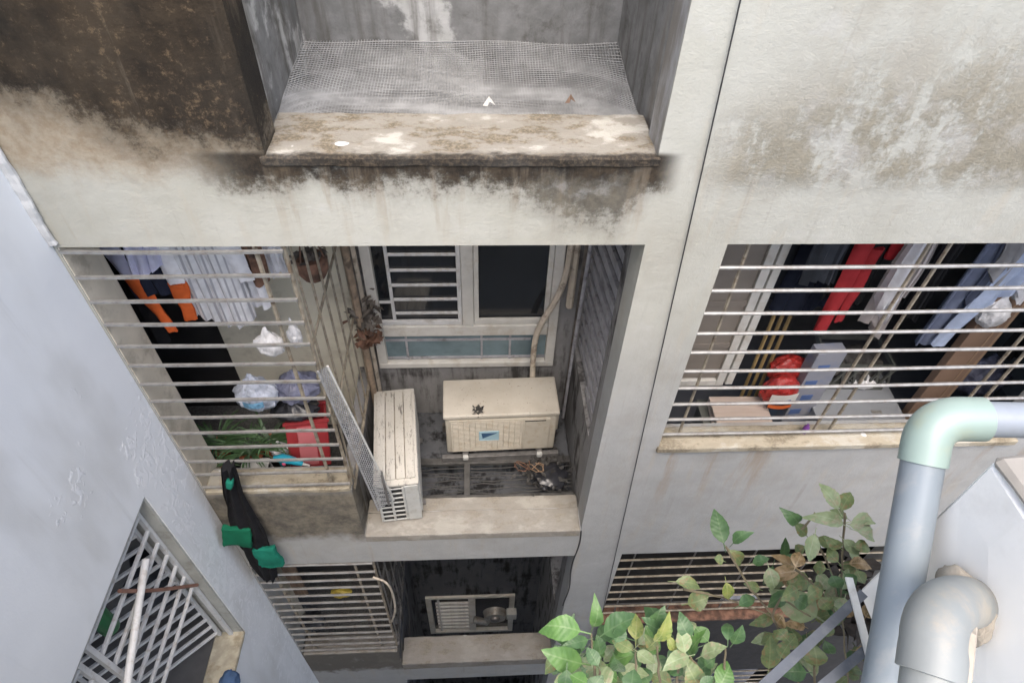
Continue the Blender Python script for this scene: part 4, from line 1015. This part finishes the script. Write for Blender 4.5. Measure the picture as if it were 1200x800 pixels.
bag('plastic_bag', 'grey white plastic bag slumped on the grey machine in front of the dark crate', 'plastic bag', at_z(1010, 446, 9.37), .10, .07, .07, M['bag_white'], 96)
bag('plastic_bag', 'dull grey bag pushed behind the brown carton', 'plastic bag', at_y(1150, 440, .75), .20, .14, .2, M['bag_grey'], 97)
bag('plastic_bag', 'pale bag hanging at the far right behind the bars', 'plastic bag', at_y(1165, 365, .5), .10, .07, .13, M['bag_white'], 98)
# ------------------------------------------------------------------ lower left balcony
bag('black_bundle', 'round black bundle caught behind the lower left bars', 'bundle', at_y(367, 727, .12), .12, .09, .10, M['black_bag'], 91, knot=False)
bag('yellow_pouch', 'dull yellow pouch behind the lower left bars', 'pouch', at_y(400, 694, .3), .10, .05, .05, M['yellow'], 92, knot=False)
pipe('garden_hose', 'pale hose looping out at the right of the lower left bars', [at_y(437, 676, -.02), at_y(452, 682, -.05), at_y(460, 695, -.05), at_y(463, 715, -.03), at_y(458, 730, .05)], .010, M['hose'], cat='hose')
tag(obj('wooden_plank', MB().bbox(-.06, .06, -.015, .015, -.5, .5, .004), M['wood']), 'weathered brown plank upright behind the lower left bars', 'plank').location = at_y(342, 672, .25)
for k, (a, b_) in enumerate((((455, 668), (470, 770)), ((465, 662), (472, 790)), ((470, 664), (480, 760)))):
    pipe('hanging_wire', ('leftmost', 'middle', 'rightmost')[k]+' of three dark wires hanging beside the lower left balcony', [at_y(*a, .0+.15*k), at_y((a[0]+b_[0])/2+4, (a[1]+b_[1])/2, .0+.15*k), at_y(*b_, .0+.15*k)], .007, M['cable'], 6, 'wire', 'dark wires beside the lower balcony')
# fan unit in the lower window
fn = thing('exhaust_fan', 'round grey exhaust fan with pipes in the lowest window of the well', 'fan', at_y(580, 716, 1.1))
obj('housing', MB().tube([(0, 0, 0), (0, -.10, .0)], [.17, .15], 18), M['steel'], fn, True)
obj('hub', MB().tube([(0, -.101, 0), (0, -.13, 0)], [.07, .06], 14), M['steel_dark'], fn, True)
obj('duct', MB().tube([(-.05, -.02, -.1), (-.12, -.06, -.22), (-.30, -.04, -.16)], .05, 10), M['steel'], fn, True)
obj('control_box', MB().bbox(.16, .30, -.10, 0, -.06, .12, .01), M['ac_white'], fn)
# lower right window bits
bag('plastic_bag', 'bluish white plastic bundle behind the lower right bars', 'plastic bag', at_y(868, 704, .2), .22, .08, .05, M['bag_blue'], 93, knot=False)
# things at the lavender house's window
pipe('white_pole', 'thick white plastic pole leaning in front of the lavender house window', [at_x(171, 655, -1.96), at_x(160, 725, -1.94), at_x(147, 815, -1.92)], .022, M['white_bar'], 10, 'pole')
pipe('broom_handle', 'reddish broom handle lying across the white window bars', [at_x(140, 692, -1.97), at_x(182, 691, -1.97), at_x(231, 685, -1.965)], .012, M['redbrown'], 8, 'broom')
bag('dark_bundle', 'dark rags bundled behind the white window bars', 'bundle', at_x(190, 668, -2.3), .2, .25, .2, M['c_dark'], 94, knot=False)
tag(obj('green_bottle', MB().lathe([(.05, 0), (.055, .02), (.055, .24), (.02, .3), (.02, .33)], 14), M['bottle_green'], None, True), 'tall green bottle behind the white window bars', 'bottle').location = at_x(130, 735, -2.15)
bag('blue_cloth', 'blue cloth bulging over the sill of the lavender house window', 'cloth', at_x(268, 800, -1.93), .07, .09, .08, M['c_denim'], 95, knot=False)

# ------------------------------------------------------------------ foreground pipes
def bend(a, c, b, n=10):
    return [(1-t)**2*Vector(a)+2*t*(1-t)*Vector(c)+t*t*Vector(b) for t in [k/n for k in range(n+1)]]
dp = thing('drain_pipe', 'blue grey plastic drain pipe with a mint green elbow, close up at right', 'pipe', at_d(1035, 800, 1.06))
o0 = dp.location.copy(); r = .0325
E0 = at_d(1092, 492, 1.06)-o0; A = at_d(1084, 526, 1.06)-o0; Bp = at_d(1152, 491, 1.055)-o0
lowp = at_d(1033, 815, 1.06)-o0; far = at_d(1300, 494, 1.04)-o0
dv = (A-lowp).normalized(); dh = (far-E0).normalized(); E0 = at_d(1090, 489, 1.06)-o0
obj('upright', MB().tube([lowp-dv*.25, lowp, A], r, 32), M['pvc'], dp, True)
obj('cross_pipe', MB().tube([Bp-dh*.01, far], r*.90, 32), M['pvc_light'], dp, True)
el = bend(A+dv*.005, E0, Bp-dh*.03, 14)
obj('elbow', MB().tube([A-dv*.024, A-dv*.0235]+[A-dv*.001]+el+[Bp-dh*.001, Bp], [r*1.09, r*1.13]+[r*1.13]*(len(el)+2)+[r*1.09], 32), M['pvc_green'], dp, True)
ep = thing('outlet_pipe', 'aged grey elbow pipe cemented into the white wall block', 'pipe', at_d(1085, 800, .80))
o1 = ep.location.copy(); r2 = .0355
wallp = at_x(1140, 706, .765)-o1
dn = at_d(1093, 762, .82)-o1; top = at_d(1090, 700, .83)-o1; low = at_d(1085, 830, .80)-o1
ed = (wallp-top).normalized(); ud = (dn-low).normalized()
obj('down_pipe', MB().tube([low-ud*.2, dn], r2*.93, 32), M['pvc_old'], ep, True)
el2 = bend(dn, top, wallp-ed*.02, 14)
obj('elbow', MB().tube([dn-ud*.03, dn-ud*.029, dn-ud*.002]+el2[1:-1]+[wallp-ed*.02, wallp+ed*.03], [r2*1.0, r2*1.10, r2*1.10]+[r2*1.06]*(len(el2)-2)+[r2*1.06, r2*1.06], 32), M['pvc_old'], ep, True)
bm = bmesh.new(); bmesh.ops.create_icosphere(bm, subdivisions=4, radius=1)
for v in bm.verts:
    c = v.co.copy(); n_ = 1+.16*mnoise.noise(c*1.6)+.10*mnoise.noise(c*5)
    v.co = Vector((c.x*.022, c.y*.057*n_, c.z*.057*n_))
obj('cement_collar', MB().bm(bm), M['cement'], ep, True).location = wallp+Vector((-.018, -.004, 0))
sm_ = [el2[11]+Vector((-.012, -.030, .012)), el2[6]+Vector((.018, -.030, .006)), dn-ud*.05+Vector((.028, -.02, .012))]
obj('cement_smear', MB().tube(sm_, [.016, .011, .007], 8), M['cement'], ep, True)
# steel rack
ZK = 12.0
rk = thing('steel_rack', 'frame of grey and white angle steel sticking out beside the drain pipe', 'rack', at_z(960, 795, ZK))
ro = rk.location.copy()
def angle_bar(a, b, w, mat, name='bar', dz=0):
    a = Vector(a)-ro; b = Vector(b)-ro; d = (b-a).normalized(); s_ = d.cross(Vector((0, 0, 1))).normalized(); u = Vector((0, 0, 1)); mb = MB(); t = .004
    prof = [s_*0+u*0, s_*w, s_*w-u*t, s_*t-u*t, s_*t-u*w, -u*w]
    i = len(mb.v)
    for c in (a, b): mb.v += [tuple(c+q+Vector((0, 0, dz))) for q in prof]
    for k in range(6): mb.f.append((i+k, i+(k+1) % 6, i+6+(k+1) % 6, i+6+k))
    mb.f.append(tuple(range(i+5, i-1, -1))); mb.f.append(tuple(range(i+6, i+12)))
    return obj(name, mb, mat, rk)
angle_bar(at_z(868, 818, ZK), at_z(1008, 690, ZK), .017, M['rack'])
angle_bar(at_z(935, 818, ZK), at_z(1035, 736, ZK), .016, M['rack'])
angle_bar(at_z(998, 678, ZK)+Vector((0, 0, .006)), at_z(1024, 775, ZK)+Vector((0, 0, .006)), .014, M['rack_white'])
angle_bar(at_z(880, 792, ZK)+Vector((0, 0, -.035)), at_z(1060, 797, ZK)+Vector((0, 0, -.035)), .012, M['rack_white'])
a_ = at_z(1024, 775, ZK); angle_bar((a_.x, a_.y, ZK+.007), (a_.x+.1, -2.86, ZK+.007), .02, M['rack_white'])

# ------------------------------------------------------------------ shrubs below the camera
def leafmesh(mat, cu=1.0, tw=0.0, ser=1.0):
    mb = MB(); n = 12
    prof = [.02, .20, .34, .43, .485, .50, .49, .45, .39, .31, .21, .10, .0]
    for k in range(n+1):
        t = k/n; w = prof[k]*.5; s_ = .10*math.sin(k*2.1*ser+cu*3); e = .012*(k % 2)
        z = (.10*math.sin(t*2.6)-.20*t*t)*cu; bx = .10*tw*t*t
        mb.v += [(-w+bx-e, t, z+w*(.34+.3*tw*t)+s_*w), (bx, t, z), (w+bx+e, t, z+w*(.34-.3*tw*t)-s_*w)]
    for k in range(n):
        A = 3*k; mb.f += [(A, A+1, A+4, A+3), (A+1, A+2, A+5, A+4)]
    A = len(mb.v); mb.v += [(-.018, .03, 0), (.018, .03, 0), (.0, .03, -.03), (-.012, -.28, -.10), (.012, -.28, -.10), (0, -.28, -.13)]
    mb.f += [(A, A+1, A+4, A+3), (A+1, A+2, A+5, A+4), (A+2, A, A+3, A+5)]
    me = mb.mesh('leaf', mat, True, False); return me
LM = {k: [leafmesh(M['leaf_'+k], a, b, c) for a, b, c in ((.7, .3, 1), (1.3, -.8, .8), (1.9, .9, 1.2), (-.5, -.4, 1.1), (2.6, -1.3, .9))] for k in ('bright', 'mid', 'pale', 'dull', 'yellow', 'brown')}
lr = random.Random(11)
def leaf(root, base, tip, w, kind, camup=.75):
    base = Vector(base); tip = Vector(tip); ax = tip-base; L_ = ax.length; ax.normalize()
    nrm = ((CAM-base).normalized()*camup+Vector((lr.uniform(-.5, .5), lr.uniform(-.5, .5), .5))).normalized()
    nrm = (nrm-ax*nrm.dot(ax)).normalized(); xx = ax.cross(nrm)
    o = link('leaf', lr.choice(LM[kind]), root)
    m = Matrix((xx*w, ax*L_, nrm*L_*.8)).transposed().to_4x4(); m.translation = base-root.location
    o.matrix_local = m; return o
LS = 1.0
def leaf_px(root, b, t, w, kind, D):
    d0 = D+lr.uniform(-.05, .05); B_ = at_d(*b, d0); T_ = at_d(*t, d0+lr.uniform(-.028, .028))
    leaf(root, B_, T_, w*LS*2.15*D/FPX, kind); return B_
def twig(root, pts, r):
    P = [Vector(p)-root.location for p in pts]; out = []
    for i in range(len(P)-1):
        for k in range(4): out.append(P[i].lerp(P[i+1], k/4)+Vector((lr.uniform(-1, 1), lr.uniform(-1, 1), lr.uniform(-1, 1)))*.0015)
    out.append(P[-1]); obj('stem', MB().tube(out, [r*(1-.55*k/len(out)) for k in range(len(out))], 6), M['stem'], root, True)
SA = thing('leafy_shrub', 'bright green broad-leaved shrub filling the bottom centre below the railing', 'shrub', (.42, -2.3, 11.2))
A_ = [((680, 739), (633, 730), 26, 'bright'), ((695, 734), (703, 702), 15, 'bright'), ((682, 777), (635, 764), 27, 'bright'), ((708, 742), (745, 721), 25, 'mid'), ((745, 749), (747, 718), 18, 'yellow'),
      ((743, 766), (709, 778), 16, 'bright'), ((701, 779), (688, 757), 15, 'mid'), ((704, 767), (699, 744), 15, 'mid'), ((747, 763), (761, 773), 14, 'pale'), ((689, 749), (661, 756), 13, 'mid'), ((697, 781), (678, 771), 11, 'pale'),
      ((714, 806), (694, 782), 34, 'pale'), ((740, 761), (717, 748), 15, 'dull'), ((740, 761), (731, 748), 10, 'pale'), ((664, 784), (660, 812), 20, 'mid'), ((740, 808), (742, 783), 21, 'mid'), ((741, 765), (717, 757), 15, 'bright'),
      ((783, 738), (759, 707), 23, 'mid'), ((768, 751), (784, 722), 19, 'yellow'), ((803, 764), (796, 734), 18, 'pale'), ((808, 748), (794, 719), 17, 'mid'), ((807, 768), (776, 780), 18, 'pale'), ((809, 769), (823, 741), 16, 'bright'),
      ((822, 768), (851, 758), 18, 'pale'), ((791, 762), (782, 744), 11, 'yellow'), ((747, 763), (768, 779), 14, 'pale'), ((842, 806), (857, 776), 21, 'bright'), ((853, 750), (855, 726), 14, 'mid'), ((859, 754), (870, 733), 16, 'mid'),
      ((819, 803), (804, 777), 22, 'dull'), ((820, 803), (837, 793), 11, 'mid'), ((787, 802), (762, 788), 20, 'dull'), ((811, 740), (808, 725), 11, 'pale'), ((775, 742), (757, 728), 20, 'mid'), ((720, 770), (730, 790), 16, 'mid'),
      ((760, 800), (750, 782), 18, 'mid'), ((688, 800), (668, 790), 18, 'bright'), ((700, 745), (724, 735), 18, 'mid'), ((770, 760), (756, 745), 14, 'dull'), ((800, 790), (782, 775), 18, 'mid'), ((826, 780), (840, 770), 12, 'mid'), ((690, 812), (706, 790), 18, 'mid'), ((722, 752), (730, 730), 16, 'mid'), ((765, 735), (775, 712), 18, 'mid')]
ends = [leaf_px(SA, b, t, w, k, 1.16 if i % 3 else 1.10) for i, (b, t, w, k) in enumerate(A_)]
for k in range(46):
    b = (lr.uniform(650, 850), lr.uniform(745, 815)); an = lr.uniform(0, 6.28); l_ = lr.uniform(22, 38)
    leaf_px(SA, b, (b[0]+l_*math.cos(an), b[1]+l_*math.sin(an)), lr.uniform(12, 20), lr.choice(('mid', 'mid', 'dull', 'bright', 'pale')), lr.uniform(1.22, 1.42))
for (hub, mid) in (((693, 742), (700, 830)), ((702, 780), (705, 840)), ((745, 760), (744, 840)), ((808, 768), (842, 815)), ((797, 750), (790, 830)), ((770, 755), (775, 830)), ((850, 758), (846, 830))):
    twig(SA, [(lr.uniform(.2, .6), -2.4, 11.2), at_d(*mid, 1.17), at_d((hub[0]*.6+mid[0]*.4), (hub[1]*.6+mid[1]*.4), 1.15), at_d(*hub, 1.14)], .0035)
LS = 1.12
SBs = thing('leafy_shrub', 'straggling dull green shrub with dried brown leaves behind the steel rack', 'shrub', (.95, -2.3, 11.2))
B_ = [((982, 596), (960, 566), 16, 'pale'), ((986, 598), (999, 575), 16, 'dull'), ((988, 614), (946, 600), 14, 'pale'), ((993, 607), (973, 597), 11, 'dull'), ((995, 614), (1029, 627), 16, 'pale'), ((998, 611), (1033, 611), 14, 'pale'),
      ((935, 613), (922, 596), 13, 'mid'), ((945, 627), (931, 613), 12, 'dull'), ((955, 626), (946, 658), 14, 'pale'), ((959, 629), (977, 641), 11, 'dull'), ((989, 632), (1006, 651), 13, 'pale'), ((933, 666), (905, 650), 12, 'brown'),
      ((932, 664), (940, 646), 13, 'brown'), ((938, 668), (894, 675), 14, 'brown'), ((982, 658), (967, 643), 12, 'dull'), ((995, 660), (1022, 661), 13, 'brown'), ((968, 666), (952, 662), 13, 'dull'), ((948, 680), (924, 680), 17, 'dull'),
      ((975, 674), (983, 691), 14, 'mid'), ((957, 722), (907, 688), 30, 'pale'), ((901, 783), (903, 745), 19, 'dull'), ((957, 780), (953, 750), 21, 'dull'), ((945, 787), (916, 786), 17, 'mid'), ((917, 720), (907, 734), 14, 'brown'), ((922, 748), (909, 735), 13, 'dull'),
      ((848, 636), (838, 595), 17, 'mid'), ((859, 636), (879, 620), 11, 'mid'), ((855, 644), (873, 665), 13, 'dull'), ((848, 657), (837, 654), 11, 'dull'), ((882, 659), (902, 655), 11, 'mid'), ((792, 681), (823, 685), 12, 'dull'),
      ((851, 682), (853, 704), 12, 'yellow'), ((866, 709), (888, 700), 12, 'mid'), ((806, 707), (833, 699), 18, 'dull'), ((990, 672), (1003, 690), 14, 'mid'), ((1000, 640), (1024, 645), 14, 'dull'), ((1005, 622), (1030, 634), 14, 'pale'),
      ((960, 700), (975, 716), 14, 'dull'), ((935, 690), (915, 700), 14, 'dull'), ((944, 640), (930, 650), 11, 'dull'), ((975, 700), (990, 716), 14, 'dull'), ((930, 700), (950, 712), 15, 'mid'), ((985, 642), (970, 628), 12, 'dull'), ((1004, 668), (1012, 684), 12, 'dull'),
      ((962, 690), (944, 700), 13, 'dull'), ((990, 700), (984, 722), 13, 'pale'), ((920, 760), (935, 742), 14, 'dull'), ((890, 690), (872, 684), 10, 'dull'), ((915, 770), (925, 752), 14, 'dull'), ((975, 730), (962, 745), 13, 'dull')]
for i, (b, t, w, k) in enumerate(B_): leaf_px(SBs, b, t, w, k, 1.55 if i % 2 else 1.48)
for k in range(48):
    b = (lr.uniform(900, 1022), lr.uniform(655, 795)); an = lr.uniform(0, 6.28); l_ = lr.uniform(20, 32)
    leaf_px(SBs, b, (b[0]+l_*math.cos(an), b[1]+l_*math.sin(an)), lr.uniform(10, 15), lr.choice(('dull', 'dull', 'mid', 'pale', 'brown')), lr.uniform(1.58, 1.75))
for pts in (((990, 600), (988, 640), (985, 690), (990, 760), (1000, 840)), ((955, 626), (965, 650), (978, 680), (985, 730)), ((940, 620), (955, 600)), ((850, 640), (880, 690), (905, 720), (925, 770), (950, 840)), ((932, 666), (960, 690), (980, 720)), ((905, 720), (915, 700), (950, 722)), ((800, 690), (850, 700), (905, 722)), ((955, 780), (955, 840)), ((902, 783), (920, 840))):
    P_ = [at_d(*p, 1.53) for p in pts]
    if pts[-1][1] > 830: P_.append(Vector((.9, -2.4, 11.2)))
    twig(SBs, P_, .0032)
clump('root_mass', 'dark matted fibre mass showing between the two grey steel bars', 'roots', at_d(992, 712, 1.72), 260, .09, M['twig'], 1.2, 17, .03)
